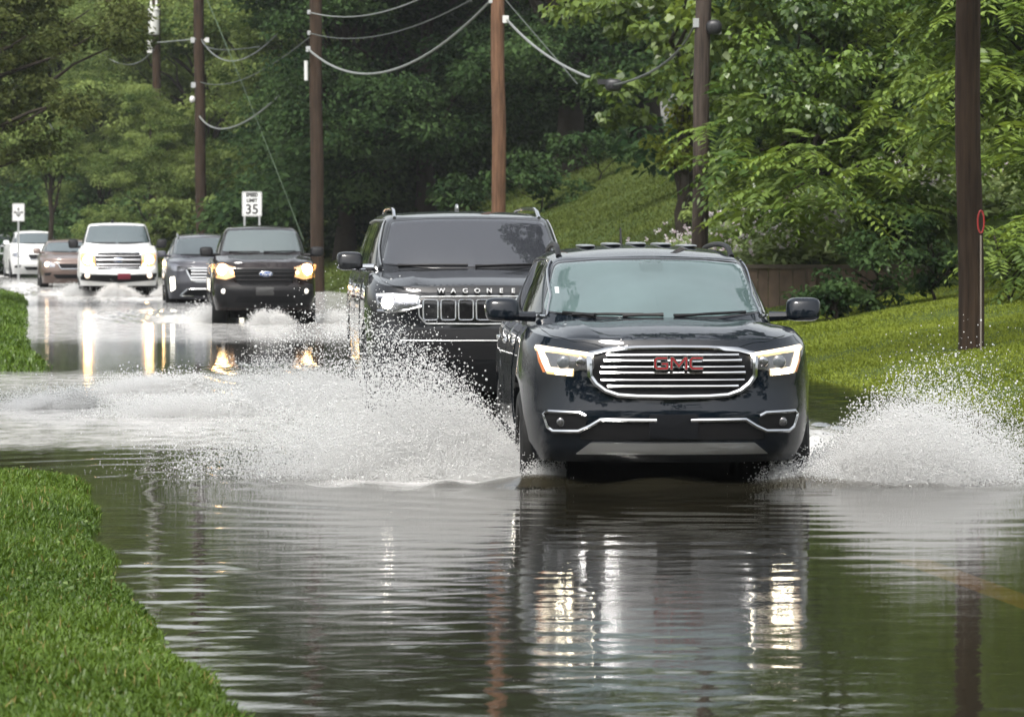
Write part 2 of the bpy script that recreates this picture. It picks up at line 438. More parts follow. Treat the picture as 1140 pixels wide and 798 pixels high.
def frond_mesh(name, blobs, seed, per_m3=14, flen=(0.5, 0.85), pairs=8, leaf=(0.14, 0.048)):
    """pinnate leaves: arching rachis with paired leaflets, gathered in sprays"""
    r = np.random.default_rng(seed)
    P = []; D = []; T = []
    cs = []
    for (x, y, z, rx, ry, rz) in blobs:
        n = max(2, int(per_m3 * rx * ry * rz * 4.19 / 7))
        u = unit(r.normal(size=(n, 3))); q = r.uniform(0.3, 1.0, (n, 1)) ** 0.6
        tips = np.array([x, y, z]) + u * q * np.array([rx, ry, rz])
        cs.append(tips)
        for t_, u_ in zip(tips, u):
            base = r.normal(0.45, 0.2)
            az0 = r.uniform(0, 6.283)
            for k in range(7):
                a = az0 + k * 2.4 + r.normal(0, 0.25)
                d = np.array([math.cos(a), math.sin(a), r.uniform(-0.45, 0.6)]) + 0.55 * u_ * np.array([1, 1, 0.3])
                P.append(t_ + r.normal(0, 0.05, 3)); D.append(d); T.append(np.clip(base + r.normal(0, 0.13), 0, 1))
    P = np.array(P); D = unit(np.array(D)); T = np.array(T)
    n = len(P)
    Ln = r.uniform(flen[0], flen[1], n)
    side = unit(np.cross(D, np.array([0, 0, 1.0]))); upv = unit(np.cross(side, D))
    droop = r.uniform(0.3, 1.5, n)
    c = []; ax = []; nr = []; tt = []; sz = []
    for i in range(pairs + 1):
        s = (0.16 + 0.84 * i / pairs)
        pos = P + D * (Ln * s)[:, None] + np.array([0, 0, -1.0]) * (droop * Ln * 0.55 * s * s)[:, None]
        tang = unit(D + np.array([0, 0, -1.0]) * (droop * 1.1 * s)[:, None])
        env = 0.7 + 0.5 * math.sin(math.pi * min(1, s * 0.95 + 0.08))
        for sg in ((-1, 1) if i < pairs else (0,)):
            a = tang * (0.45 if sg else 1.0) + side * sg * 0.95 + np.array([0, 0, -0.22]) + r.normal(0, 0.09, (n, 3))
            L = leaf[0] * env * r.uniform(0.85, 1.15, n)
            c.append(pos + unit(a) * (L * 0.52)[:, None]); ax.append(a)
            nr.append(upv + r.normal(0, 0.16, (n, 3)) + side * sg * -0.25); tt.append(np.clip(T + r.normal(0, 0.08, n), 0, 1)); sz.append(L)
    c = np.concatenate(c); ax = np.concatenate(ax); nr = np.concatenate(nr); tt = np.concatenate(tt); sz = np.concatenate(sz)
    V, F, t = leaf_quads(c, ax, nr, sz, sz * leaf[1] / leaf[0], tt, fold=0.15)
    return np_mesh(name, V, F, {'tint': ('FACE', t)}), np.concatenate(cs)

def trunk_mesh(name, base, top, r0, r1, limbs, seed, bend=0.25):
    r = random.Random(seed)
    b = MB()
    n = 9
    base = Vector(base); top = Vector(top)
    pts = []; rad = []
    for i in range(n):
        t = i / (n - 1)
        p = base.lerp(top, t) + Vector((r.uniform(-1, 1), r.uniform(-1, 1), 0)) * bend * 0.25 * (1 if 0 < i else 0)
        pts.append(p); rad.append((r0 + (r1 - r0) * t) * (1.0 + 0.55 * math.exp(-t * 16)))
    b.tube(pts, rad, 10)
    for L in limbs:
        L = Vector(L)
        t = max(0.25, min(0.95, (L.z - base.z) / max(0.1, top.z - base.z) - 0.18 - 0.1 * r.random()))
        i = int(t * (n - 1)); p0 = pts[i]
        rr = rad[i] * 0.5
        q = []; qr = []
        for k in range(6):
            s = k / 5
            q.append(p0.lerp(L, s) + Vector((r.uniform(-1, 1), r.uniform(-1, 1), r.uniform(-0.4, 1))) * 0.06 * (L - p0).length * math.sin(s * 3.1))
            qr.append(max(0.012, rr * (1 - s) ** 0.8))
        b.tube(q, qr, 6)
    return b.mesh(name)

BARK = pmat('dark_wet_bark', (0.034, 0.028, 0.022), 0.9, spec=.12, var=(6, 0.4), bump=(18, 0.7, 0.03))
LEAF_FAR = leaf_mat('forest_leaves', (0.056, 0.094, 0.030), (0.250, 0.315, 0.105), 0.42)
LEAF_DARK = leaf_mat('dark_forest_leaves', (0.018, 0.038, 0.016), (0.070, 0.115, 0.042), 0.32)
LEAF_PIN = leaf_mat('pinnate_leaves', (0.040, 0.082, 0.016), (0.215, 0.295, 0.058), 0.30, 0.04)
LEAF_VINE = leaf_mat('vine_leaves', (0.026, 0.056, 0.014), (0.150, 0.230, 0.045), 0.28, 0.04)
LEAF_YEL = leaf_mat('yellow_green_leaves', (0.075, 0.105, 0.016), (0.24, 0.27, 0.05), 0.4)
LEAF_OLIVE = leaf_mat('olive_leaves', (0.034, 0.048, 0.018), (0.125, 0.145, 0.050), 0.4)
LEAF_BROAD = leaf_mat('broad_leaves', (0.050, 0.088, 0.018), (0.19, 0.26, 0.055), 0.4, 0.04)

def tree(name, label, base, top, r0, blobs, seed, mat, kind='leaf', group=None, limb_n=12, cat='tree', boughs=True, **kw):
    root = empty(name, base)
    bx = Vector(base)
    rel = [(x - bx.x, y - bx.y, z - bx.z, a, b_, c_) for (x, y, z, a, b_, c_) in blobs]
    if kind == 'leaf': me, cs = crown_mesh('crown', rel, seed, **kw)
    else: me, cs = frond_mesh('crown', rel, seed, **kw)
    link_mesh('crown', me, mat, root, smooth=False)
    r = random.Random(seed)
    pick = [cs[r.randrange(len(cs))] for _ in range(limb_n)] + [b_[:3] for b_ in rel if boughs]
    tm = trunk_mesh('trunk', (0, 0, -0.3), Vector(top) - bx, r0, r0 * 0.3, pick, seed)
    link_mesh('trunk', tm, BARK, root)
    tag(root, label, cat, group)
    return root

def copy_tree(root, loc, rz, sc, label=None):
    c = root.copy(); COL.objects.link(c); c.location = loc; c.rotation_euler = (0, 0, rz); c.scale = sc
    for ch in [o for o in SC.objects if o.parent == root]:
        k = ch.copy(); COL.objects.link(k); k.parent = c
    if label: c['label'] = label
    return c

# forest tree prototypes (local blobs around the trunk), used for the wood at the end of the road
def proto_blobs(seed, h, rad, low):
    r = random.Random(seed); out = []
    for k in range(26):
        t = r.random(); z = low + (h - low) * t
        rr = rad * (0.55 + 0.55 * math.sin(math.pi * min(1, (t * 0.85 + 0.18)))) * r.uniform(0.55, 1.0)
        a = r.uniform(0, 6.283)
        s = r.uniform(0.8, 1.5) * rad / 3.4
        out.append((math.cos(a) * rr * 0.8, math.sin(a) * rr * 0.8, z, s * 1.25, s * 1.25, s * 0.72))
    return out

WOOD = 'trees of the dark wood behind the traffic'
def forest_tree(px, d, label, seed, h, rad, low, mat, per=.85, size=(0.165, 0.095), r0=0.2):
    x = (px - 570) * d / FPX
    z = ground_at(x, d)
    bl = [(x + a, d + b_, z + c_, e, f, g) for (a, b_, c_, e, f, g) in proto_blobs(seed, h, rad, low)]
    return tree('forest_tree', label, (x, d, z), (x, d, z + h * 0.8), r0, bl, seed, mat, group=WOOD, per_m3=per, size=size, clump=(0.55, 1.15), leaves=230, limb_n=16, flat=.5, tvar=.30)

FT = []
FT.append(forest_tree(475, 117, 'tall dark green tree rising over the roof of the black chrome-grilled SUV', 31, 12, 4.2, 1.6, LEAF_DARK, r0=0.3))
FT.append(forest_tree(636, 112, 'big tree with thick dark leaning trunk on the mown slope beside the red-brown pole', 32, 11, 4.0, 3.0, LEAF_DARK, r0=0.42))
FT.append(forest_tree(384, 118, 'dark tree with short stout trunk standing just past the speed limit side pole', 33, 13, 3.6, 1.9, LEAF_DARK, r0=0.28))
FT.append(forest_tree(310, 142, 'mid green tree directly behind the speed limit sign', 34, 14, 4.2, .6, LEAF_FAR))
FT.append(forest_tree(225, 158, 'bushy green tree behind the thin dark pole between pickup and sign', 35, 14, 4.6, 0.8, LEAF_FAR))
FT.append(forest_tree(140, 168, 'pale green spreading tree above the white pickup', 36, 14, 4.6, 0.8, LEAF_FAR))
FT.append(forest_tree(66, 172, 'light green tree rising over the white SUV at the road bend', 37, 14, 4.2, 2.6, LEAF_FAR))
def ft_copy(src, px, d, rz, s, label):
    x = (px - 570) * d / FPX
    return copy_tree(FT[src], (x, d, ground_at(x, d)), rz, (s, s, s), label)
ft_copy(1, 582, 120, 1.9, 1.0, 'dark tree whose trunk shows between the red-brown pole and the leaning trunk')
ft_copy(0, 420, 130, 2.2, 1.05, 'deep green tree in the gap between brown pole and tall tree over the black SUV')
ft_copy(0, 545, 126, 4.0, 1.05, 'dark tree behind the upper half of the red-brown pole')
ft_copy(1, 720, 124, 3.3, 1.0, 'shaded tree at the top of the mown slope, behind the grey pole')
ft_copy(3, 355, 150, 2.5, 1.0, 'green tree behind the brown pole beside the dark pickup')
ft_copy(4, 270, 176, 1.1, 1.1, 'hazy green tree deep behind the speed limit sign')
ft_copy(5, 185, 184, 2.9, 1.1, 'hazy green tree behind the transformer pole')
ft_copy(4, 20, 185, 3.9, 1.05, 'hazy tree behind the small white arrow sign')

# undergrowth mass at the foot of the wood
ft_copy(5, 168, 143, .7, .50, 'small bushy tree hiding the lower half of the transformer pole')
ft_copy(4, 112, 158, 2.1, .56, 'small rounded tree hiding the lower half of the faint crossarm pole')
# far wood as one mass
r = np.random.default_rng(50)
bl = []
for k in range(170):
    d = r.uniform(190, 225); px = r.uniform(-260, 1300); x = (px - 570) * d / FPX
    bl.append((x, d, r.uniform(0.5, 13), r.uniform(2, 3.6), r.uniform(2, 3), r.uniform(1.4, 2.6)))
for k in range(130):
    d = r.uniform(128, 165); px = r.uniform(400, 1350); x = (px - 570) * d / FPX
    bl.append((x, d, ground_at(x, d) + r.uniform(1.8, 9), r.uniform(1.8, 3.2), r.uniform(1.6, 2.4), r.uniform(1.2, 2.2)))
for k in range(90):
    d = r.uniform(84, 100); px = r.uniform(790, 1500); x = (px - 570) * d / FPX
    bl.append((x, d, ground_at(x, d) + r.uniform(-0.5, 5.0), r.uniform(1.0, 1.9), r.uniform(1.0, 1.6), r.uniform(0.9, 1.5)))
for k in range(150):
    d = r.uniform(150, 186); px = r.uniform(-60, 400); x = (px - 570) * d / FPX
    bl.append((x, d, r.uniform(.4, 3.4), r.uniform(1.2, 2.2), r.uniform(1, 2), r.uniform(.8, 1.4)))
for k in range(60):
    d = r.uniform(118, 128); px = r.uniform(290, 640); x = (px - 570) * d / FPX
    bl.append((x, d, ground_at(x, d) + r.uniform(.4, 3.0), r.uniform(1.0, 1.7), r.uniform(1, 1.6), r.uniform(.8, 1.2)))
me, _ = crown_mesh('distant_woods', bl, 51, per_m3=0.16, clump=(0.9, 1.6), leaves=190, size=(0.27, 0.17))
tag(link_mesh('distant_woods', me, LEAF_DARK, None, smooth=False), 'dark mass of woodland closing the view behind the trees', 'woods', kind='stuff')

# pinnate-leaved trees over the right bank
def pb(px, py, d, rx, ry, rdep):
    p = at(px, py, d); return (p.x, p.y, p.z, rx * d / FPX, rdep, ry * d / FPX)
T1 = [pb(870, 150, 62, 85, 70, 1.1), pb(960, 100, 62, 60, 50, 1.0), pb(1010, 170, 61, 60, 70, 1.0), pb(850, 235, 60, 50, 34, .8), pb(935, 225, 60, 60, 40, .8),
      pb(905, 185, 58.6, 70, 30, .6), pb(1000, 235, 60.5, 50, 32, .7), pb(1010, 30, 63, 50, 50, 1.0), pb(845, 180, 61, 40, 40, .8)]
gb = at(960, 300, 64)
tree('pinnate_leaved_tree', 'big green tree with feathery pinnate leaves hanging over the brown retaining wall', (gb.x, 64, ground_at(gb.x, 64)), (gb.x - 0.4, 64, 8.5), 0.2, T1, 61, LEAF_PIN, kind='frond', per_m3=38, limb_n=14, leaf=(0.185, 0.066), flen=(.6, 1.0))
T1 += [pb(835, 215, 60.5, 38, 26, .7), pb(905, 262, 58.5, 50, 20, .6), pb(800, 165, 61.5, 30, 34, .7), pb(880, 120, 60, 60, 40, .8), pb(970, 140, 59.5, 40, 40, .7)]
T2 = [pb(1110, 60, 56, 50, 90, 1.0), pb(1140, 190, 55, 34, 60, .8), pb(1100, 10, 57, 70, 60, 1.0), pb(1160, 270, 54, 34, 34, .7), pb(1180, 100, 56, 60, 90, 1.0), pb(1060, 90, 58, 40, 80, .9), pb(1120, -110, 57, 110, 80, 1.2)]
gb = at(1180, 300, 57)
tree('pinnate_leaved_tree', 'feathery leaved tree behind the thick dark pole on the grass bank', (gb.x, 57, ground_at(gb.x, 57)), (gb.x, 57, 7.5), 0.16, T2, 62, LEAF_PIN, kind='frond', per_m3=38, limb_n=8, leaf=(0.185, 0.066), flen=(.6, 1.0))
T3 = [pb(735, 30, 75.0, 55, 50, .9), pb(800, 75, 65.0, 55, 42, .9), pb(690, 20, 76.0, 45, 30, .7), pb(740, 90, 75.0, 40, 26, .6), pb(690, 100, 75.5, 40, 13, .4), pb(700, 135, 76.0, 34, 10, .4), pb(820, 10, 65.0, 70, 50, 1.0), pb(780, -70, 66.0, 110, 70, 1.2), pb(815, 130, 64.0, 40, 34, .7), pb(640, 12, 76.5, 30, 14, .4)]
gb = at(772, 270, 77)
tree('broad_leaved_tree', 'tree with large bright heart-shaped leaves reaching over the grey pole', (gb.x, 77, ground_at(gb.x, 77)), (gb.x - 0.2, 75, 8.0), 0.15, T3, 63, LEAF_BROAD, limb_n=3, boughs=False, per_m3=4.4, clump=(0.28, 0.5), leaves=70, size=(0.19, 0.13), droop=0.9)
T4 = [pb(756, 150, 76, 24, 34, .5), pb(764, 190, 76, 20, 24, .4), pb(750, 125, 76, 22, 22, .4)]
gb = at(760, 250, 76)
tree('small_tree', 'slim yellow-green young tree on the mown slope beside the grey pole', (gb.x, 76, ground_at(gb.x, 76)), (gb.x, 76, 4.1), 0.13, T4, 64, LEAF_YEL, per_m3=9, clump=(0.2, 0.38), leaves=90, size=(0.13, 0.085))
T8 = [pb(890, 40, 61.5, 60, 46, .9), pb(850, 100, 60.6, 44, 40, .7), pb(935, 60, 61, 50, 50, .8), pb(880, 90, 60.2, 36, 30, .6), pb(950, 0, 62, 60, 40, 1.0), pb(880, -50, 63, 100, 60, 1.3), pb(1000, -60, 63, 80, 60, 1.3), pb(985, 70, 61.2, 26, 46, .5), pb(900, 130, 60, 24, 30, .4)]
gb = at(925, 290, 66)
tree('vine_draped_tree', 'tree draped in small-leaved vine rising above the feathery leaves and brown wall', (gb.x, 66, ground_at(gb.x, 66)), (gb.x - .3, 64, 8), 0.2, T8, 68, LEAF_VINE, limb_n=6, per_m3=5.5, clump=(0.22, 0.42), leaves=120, size=(0.105, 0.082), droop=0.9, flat=.9)
# tree reaching in over the road at upper left
T5 = [pb(30, 40, 84, 60, 55, 1.2), pb(70, 110, 83, 36, 40, .9), pb(20, 130, 84, 50, 40, 1.0), pb(105, 40, 84, 44, 24, .8), pb(-20, 60, 86, 70, 90, 1.4), pb(100, 12, 85, 60, 40, 1.0), pb(30, 175, 84, 30, 18, .6), pb(-40, 150, 86, 60, 60, 1.3), pb(-60, -40, 87, 130, 80, 1.8), pb(60, -80, 86, 110, 70, 1.6), pb(140, 45, 84, 22, 10, .4)]
tree('overhanging_tree', 'olive green tree with drooping boughs reaching in above the white SUV', (-14.5, 86, ground_at(-14.5, 86)), (-13, 86, 8.5), 0.3, T5, 65, LEAF_OLIVE, per_m3=3.6, clump=(0.3, 0.55), leaves=130, size=(0.13, 0.075), limb_n=22)
# slim leafless-stemmed street tree behind the arrow sign
T6 = [pb(55, 165, 128, 40, 22, 1.1), pb(40, 150, 128, 30, 16, .9), pb(78, 182, 128, 26, 12, .8)]
tree('small_tree', 'thin-stemmed tree with a flat crown beside the small white arrow sign', (at(56, 250, 128).x, 128, ground_at(at(56, 250, 128).x, 128)), (at(56, 170, 128).x, 128, 4.6), 0.12, T6, 66, LEAF_FAR, per_m3=3.6, clump=(0.3, 0.55), leaves=110, size=(0.17, 0.1))

# shrubs
SHR = 'shrubs along the roadside banks'
def shrub(px, py, d, label, rx, ry, seed, mat, kind='leaf', **kw):
    p = at(px, py, d); z = ground_at(p.x, d)
    bl = [pb(px + random.Random(seed + k).uniform(-.6, .6) * rx, py + random.Random(seed * 3 + k).uniform(-.5, .5) * ry, d + random.Random(seed * 5 + k).uniform(-.3, .3), rx * .55, ry * .55, rx * .5 * d / FPX) for k in range(5)]
    a = dict(per_m3=16, clump=(0.16, 0.32), leaves=90, size=(0.10, 0.06)) if kind == 'leaf' else dict(per_m3=80); a.update(kw)
    return tree('shrub', label, (p.x, d, z), (p.x, d, max(z + .3, p.z)), 0.035, bl, seed, mat, kind=kind, group=SHR, limb_n=6, cat='shrub', **a)
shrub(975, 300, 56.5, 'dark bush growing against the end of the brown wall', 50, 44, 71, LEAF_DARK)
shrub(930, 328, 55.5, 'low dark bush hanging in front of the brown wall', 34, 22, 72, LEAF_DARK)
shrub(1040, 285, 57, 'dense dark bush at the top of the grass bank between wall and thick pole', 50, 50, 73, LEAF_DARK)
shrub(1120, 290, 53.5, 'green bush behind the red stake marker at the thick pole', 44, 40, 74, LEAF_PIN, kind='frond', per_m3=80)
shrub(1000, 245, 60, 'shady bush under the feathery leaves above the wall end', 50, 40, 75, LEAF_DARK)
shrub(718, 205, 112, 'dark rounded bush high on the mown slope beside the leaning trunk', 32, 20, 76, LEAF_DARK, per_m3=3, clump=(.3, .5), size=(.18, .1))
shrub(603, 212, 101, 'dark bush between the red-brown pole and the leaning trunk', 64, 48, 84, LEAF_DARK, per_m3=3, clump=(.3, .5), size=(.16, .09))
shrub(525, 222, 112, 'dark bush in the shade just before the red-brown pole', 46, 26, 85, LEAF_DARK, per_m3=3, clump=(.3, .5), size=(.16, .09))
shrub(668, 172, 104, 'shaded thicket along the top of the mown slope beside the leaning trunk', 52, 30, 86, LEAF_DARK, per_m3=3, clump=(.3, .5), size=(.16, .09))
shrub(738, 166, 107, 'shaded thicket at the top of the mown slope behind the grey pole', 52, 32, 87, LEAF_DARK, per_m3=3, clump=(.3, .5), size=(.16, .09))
shrub(790, 245, 74, 'leafy bush at the foot of the grey pole', 30, 36, 77, LEAF_FAR, size=(.12, .07))
shrub(820, 260, 66, 'leggy bush over the flower bed beside the grey pole', 22, 36, 79, LEAF_PIN, kind='frond', per_m3=90)
shrub(285, 240, 128, 'undergrowth bush behind the speed limit sign post', 60, 26, 80, LEAF_FAR, per_m3=3.4, clump=(.3, .55), size=(.2, .11))
shrub(195, 240, 140, 'low bush behind the grey SUV and white pickup', 54, 30, 81, LEAF_FAR, per_m3=3, clump=(.3, .55), size=(.2, .11))
shrub(330, 255, 120, 'low bush between the speed limit sign and the brown pole', 36, 22, 82, LEAF_FAR, per_m3=3.4, clump=(.3, .5), size=(.18, .1))
shrub(105, 225, 165, 'pale bush behind the white pickup roof', 40, 34, 83, LEAF_FAR, per_m3=2.4, clump=(.35, .6), size=(.24, .14))

# ------------------------------------------------------------------ grass
def grass_blades(name, n, sampler, hgt, wid, mat, label, seed, cat='grass'):
    r = np.random.default_rng(seed)
    x, d = sampler(r, n)
    n = len(x)
    z = height(d, x - xc(d))
    keep = z > -0.035
    x, d, z = x[keep], d[keep], z[keep]; n = len(x)
    H = r.uniform(hgt[0], hgt[1], n) * (0.75 + 0.35 * np.sin(x * 2.1 + 1.3 * np.sin(d * 1.4)) * np.sin(d * 1.7))
    Wd = r.uniform(wid[0], wid[1], n)
    a = r.uniform(0, 6.283, n); ln = r.uniform(0.15, 0.95, n) ** 1.0
    dirv = np.stack([np.cos(a), np.sin(a), np.zeros(n)], -1); sd_ = np.stack([-np.sin(a), np.cos(a), np.zeros(n)], -1)
    b0 = np.stack([x, d, z - 0.01], -1)
    m1 = b0 + dirv * (ln * H * 0.35)[:, None] + np.array([0, 0, 1.0]) * (H * 0.62)[:, None]
    t1 = b0 + dirv * (ln * H * 1.05)[:, None] + np.array([0, 0, 1.0]) * (H * (1.0 - 0.35 * ln))[:, None]
    hw = (Wd * 0.5)[:, None]
    V = np.stack([b0 - sd_ * hw, b0 + sd_ * hw, m1 + sd_ * hw * 0.9, m1 - sd_ * hw * 0.9, t1 + sd_ * hw * 0.2, t1 - sd_ * hw * 0.2], 1).reshape(-1, 3)
    i = np.arange(n)[:, None] * 6
    F = np.concatenate([i + np.array([[0, 1, 2, 3]]), i + np.array([[3, 2, 4, 5]])], 1).reshape(-1, 4)
    patch = 0.5 + 0.22 * np.sin(x * 1.1 + 0.6 * d) * np.sin(d * 0.9 - x * 0.5)
    t = np.clip(patch + r.normal(0, 0.2, n), 0, 1)
    o = link_mesh(name, np_mesh(name, V, F, {'tint': ('FACE', np.repeat(t, 2))}), mat, None, smooth=False)
    return tag(o, label, cat, kind='stuff')

GRASS = leaf_mat('lush_grass', (0.030, 0.066, 0.010), (0.125, 0.200, 0.032), 0.35, 0.02)
GRASS_HILL_SHADE = leaf_mat('hill_grass_tree_shade', (0.055, 0.076, 0.020), (0.125, 0.155, 0.044), 0.35)  # darker green paints the tree shade into the hill lawn
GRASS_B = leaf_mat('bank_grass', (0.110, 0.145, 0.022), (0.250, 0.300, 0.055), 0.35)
def near_left(r, n):
    d = 12.0 + (27.6 - 12.0) * r.random(n) ** 1.15; wv = -2.75 - 5.0 * r.random(n) ** 1.3
    x = wv + xc(d); k = x > -570 / FPX * d - 0.5
    return x[k], d[k]
grass_blades('grass', 420000, near_left, (0.035, 0.09), (0.0045, 0.012), GRASS, 'lush green lawn running down to the flooded kerb in front', 91)
def far_left(r, n):
    d = r.uniform(45.5, 100, n); wv = -3.75 - 6 * r.random(n) ** 1.2
    return wv + xc(d), d
grass_blades('grass', 60000, far_left, (0.07, 0.15), (0.012, 0.03), GRASS, 'rounded grass verge at the road edge before the white pickup', 92)
def right_bank(r, n):
    d = r.uniform(22, 60, n); wv = 4.3 + 8 * r.random(n) ** 1.1
    return wv + xc(d), d
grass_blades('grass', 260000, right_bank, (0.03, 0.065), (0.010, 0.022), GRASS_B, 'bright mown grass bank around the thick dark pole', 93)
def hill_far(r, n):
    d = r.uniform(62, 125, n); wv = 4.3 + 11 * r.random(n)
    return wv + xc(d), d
grass_blades('grass', 170000, hill_far, (0.05, 0.11), (0.015, 0.035), GRASS_HILL_SHADE, 'mown hillside lawn under the trees behind the SUVs', 94)

# low broad-leaved weeds and a few dead blades in the near lawn
r = np.random.default_rng(96)
x, d = near_left(r, 5200); z = height(d, x - xc(d)); k = z > 0.0; x, d, z = x[k], d[k], z[k]; n = len(x)
cl = np.sin(x * 3.1 + 1.7 * np.sin(d * 1.9)) * np.sin(d * 2.3 + x) > .25
x, d, z = x[cl], d[cl], z[cl]; n = len(x)
V, F, t = leaf_quads(np.stack([x, d, z + r.uniform(.02, .06, n)], -1), r.normal(0, 1, (n, 3)) * [1, 1, .25], np.stack([r.normal(0, .35, n), r.normal(-.2, .35, n), np.ones(n)], -1), r.uniform(.018, .036, n), r.uniform(.014, .026, n), r.random(n))
tag(link_mesh('weeds', np_mesh('weeds', V, F, {'tint': ('FACE', t)}), leaf_mat('clover_weeds', (.05, .10, .025), (.17, .23, .075), .3, .03), None, smooth=False), 'clover and small broad weeds scattered in the lawn by the flooded kerb', 'weeds', kind='stuff')
DRY = leaf_mat('dry_blades', (.13, .105, .035), (.30, .25, .10), .3)
grass_blades('grass', 9000, near_left, (.04, .10), (.004, .009), DRY, 'straw-coloured dead blades mixed into the lawn in front', 97)
# flower bed ground cover above the wall: hosta-like leaves and small white blooms
r = np.random.default_rng(95)
n = 15000
d = r.uniform(60.6, 72, n); wv = 6.2 + 5.0 * r.random(n); x = wv + xc(d); z = height(d, wv)
mound = 0.18 + 0.22 * np.abs(np.sin(x * 2.3 + d)) * r.random(n)
c = np.stack([x, d, z + mound], -1)
V, F, t = leaf_quads(c, np.stack([r.normal(0, 1, n), r.normal(0, 1, n) - 0.4, r.normal(-0.2, .3, n)], -1), np.stack([r.normal(0, .4, n), r.normal(-.3, .4, n), np.ones(n)], -1), r.uniform(.14, .28, n), r.uniform(.07, .13, n), np.clip(r.normal(.5, .25, n), 0, 1))
LEAF_BED = leaf_mat('pale_ground_cover', (0.075, 0.115, 0.03), (0.30, 0.36, 0.16), 0.35, 0.03)
tag(link_mesh('ground_cover', np_mesh('ground_cover', V, F, {'tint': ('FACE', t)}), LEAF_BED, None, smooth=False), 'pale leafy ground cover planted above the brown retaining wall', 'ground cover', kind='stuff')
n = 420
d = r.uniform(60.8, 71, n); wv = 6.2 + 5.0 * r.random(n); x = wv + xc(d); z = height(d, wv)
c = np.repeat(np.stack([x, d, z + r.uniform(.35, .75, n)], -1), 5, axis=0) + r.normal(0, .022, (n * 5, 3))
k = len(c)
V, F, t = leaf_quads(c, r.normal(0, 1, (k, 3)), r.normal(0, 1, (k, 3)), np.full(k, .055), np.full(k, .045), r.random(k))
tag(link_mesh('ground_cover', np_mesh('blossoms', V, F, {'tint': ('FACE', t)}), leaf_mat('white_pink_blossom', (.55, .42, .48), (.8, .78, .76), .3), None, smooth=False), 'scattered small white and pink blossoms over the ground cover', 'flowers', kind='stuff')

# retaining wall of brown boards
root = empty('retaining_wall', (5.0, 60.0, 0.3))
m_wall = pmat('weathered_brown_boards', (0.085, 0.058, 0.040), 0.85, var=(5, 0.5), bump=(12, 0.5, 0.02))
zt = 1.08
b = MB()
rr = random.Random(3)
xx = 3.2
while xx < 6.9:
    ww = rr.uniform(.16, .2); gz = min(0.2, ground_at(xx, 59.6)) - 0.3
    b.box((xx + ww / 2 - 5.0, rr.uniform(-.008, .008), (gz + zt) / 2 - 0.3), (ww - 0.008, 0.05, zt - gz)); xx += ww
b.build('board_panel', m_wall, root)
MB().box((5.05 - 5.0, 0.0, zt + 0.03 - 0.3), (3.8, 0.14, 0.055)).build('cap_rail', pmat('cap_rail_wood', (0.06, 0.046, 0.034), .8, var=(4, .3)), root)
for i in range(4): MB().box((3.5 + i * 1.05 - 5.0, -0.065, 0.3 - 0.3), (0.1, 0.08, 1.5)).build('post', m_wall, root)
tag(root, 'low brown timber retaining wall under the flower bed', 'wall')

# unseen leaf mass added behind the camera to darken reflections in paint and glass
bl = []
for k in range(190):
    x = r.uniform(-48, 48); bl.append((x, r.uniform(-26, -11), r.uniform(.5, 20), r.uniform(2, 3.4), r.uniform(1.6, 2.4), r.uniform(1.5, 2.6)))
me, _ = crown_mesh('distant_woods', bl, 52, per_m3=0.16, clump=(0.9, 1.6), leaves=80, size=(0.5, 0.32))
tag(link_mesh('distant_woods', me, LEAF_DARK, None, smooth=False), 'unseen woodland added behind the photographer to darken reflections', 'woods', kind='stuff')
# tall tree leaning over the road outside the frame; it mirrors in the second SUV's windscreen
T7 = [(2.6, 41.5, 9.6, 1.3, 1.5, .9), (4.2, 41.0, 10.2, 1.6, 1.8, 1.1), (6.2, 42.5, 10.6, 2.0, 2.2, 1.5), (8.6, 43, 11, 2.4, 2.4, 1.9), (3.2, 40, 8.8, .8, .9, .5)]
tree('overhanging_tree', 'tall tree out of the picture whose boughs are mirrored in the tall black SUV windshield', (10.2, 43.5, 1.0), (9.4, 43.3, 11), .25, T7, 67, LEAF_DARK, per_m3=2.6, clump=(.3, .6), leaves=90, size=(.2, .13))
# boughs over the flooded driveway outside the frame; they mirror in the corner of the leading car's windscreen
T9 = [(-2.6, 32.0, 7.3, .7, .9, .35), (-3.6, 32.3, 7.8, .9, 1.0, .5), (-5.4, 32.5, 8.3, 1.3, 1.3, .9), (-8, 33, 9, 2, 2, 1.6), (-11, 33.5, 9.5, 2.4, 2.4, 2)]
tree('overhanging_tree', 'tree out of the picture whose boughs are mirrored in the leading SUV windshield corner', (-14, 34, 0), (-12.5, 34, 9), .25, T9, 69, LEAF_DARK, per_m3=2.6, clump=(.3, .6), leaves=90, size=(.2, .13))
# unseen tree copies added behind the photographer to cut the reflected sky
for (x, d, s_, rz) in ((-9, -8, 1.1, 1), (6.5, -9, 1.15, 2), (-17, 4, .75, 3), (17, -34, 1.0, 5), (-20, -40, 1.1, 4)):
    copy_tree(FT[3], (x, d, 0.0), rz, (s_, s_, s_), 'unseen leafy tree added behind the photographer for its reflection')
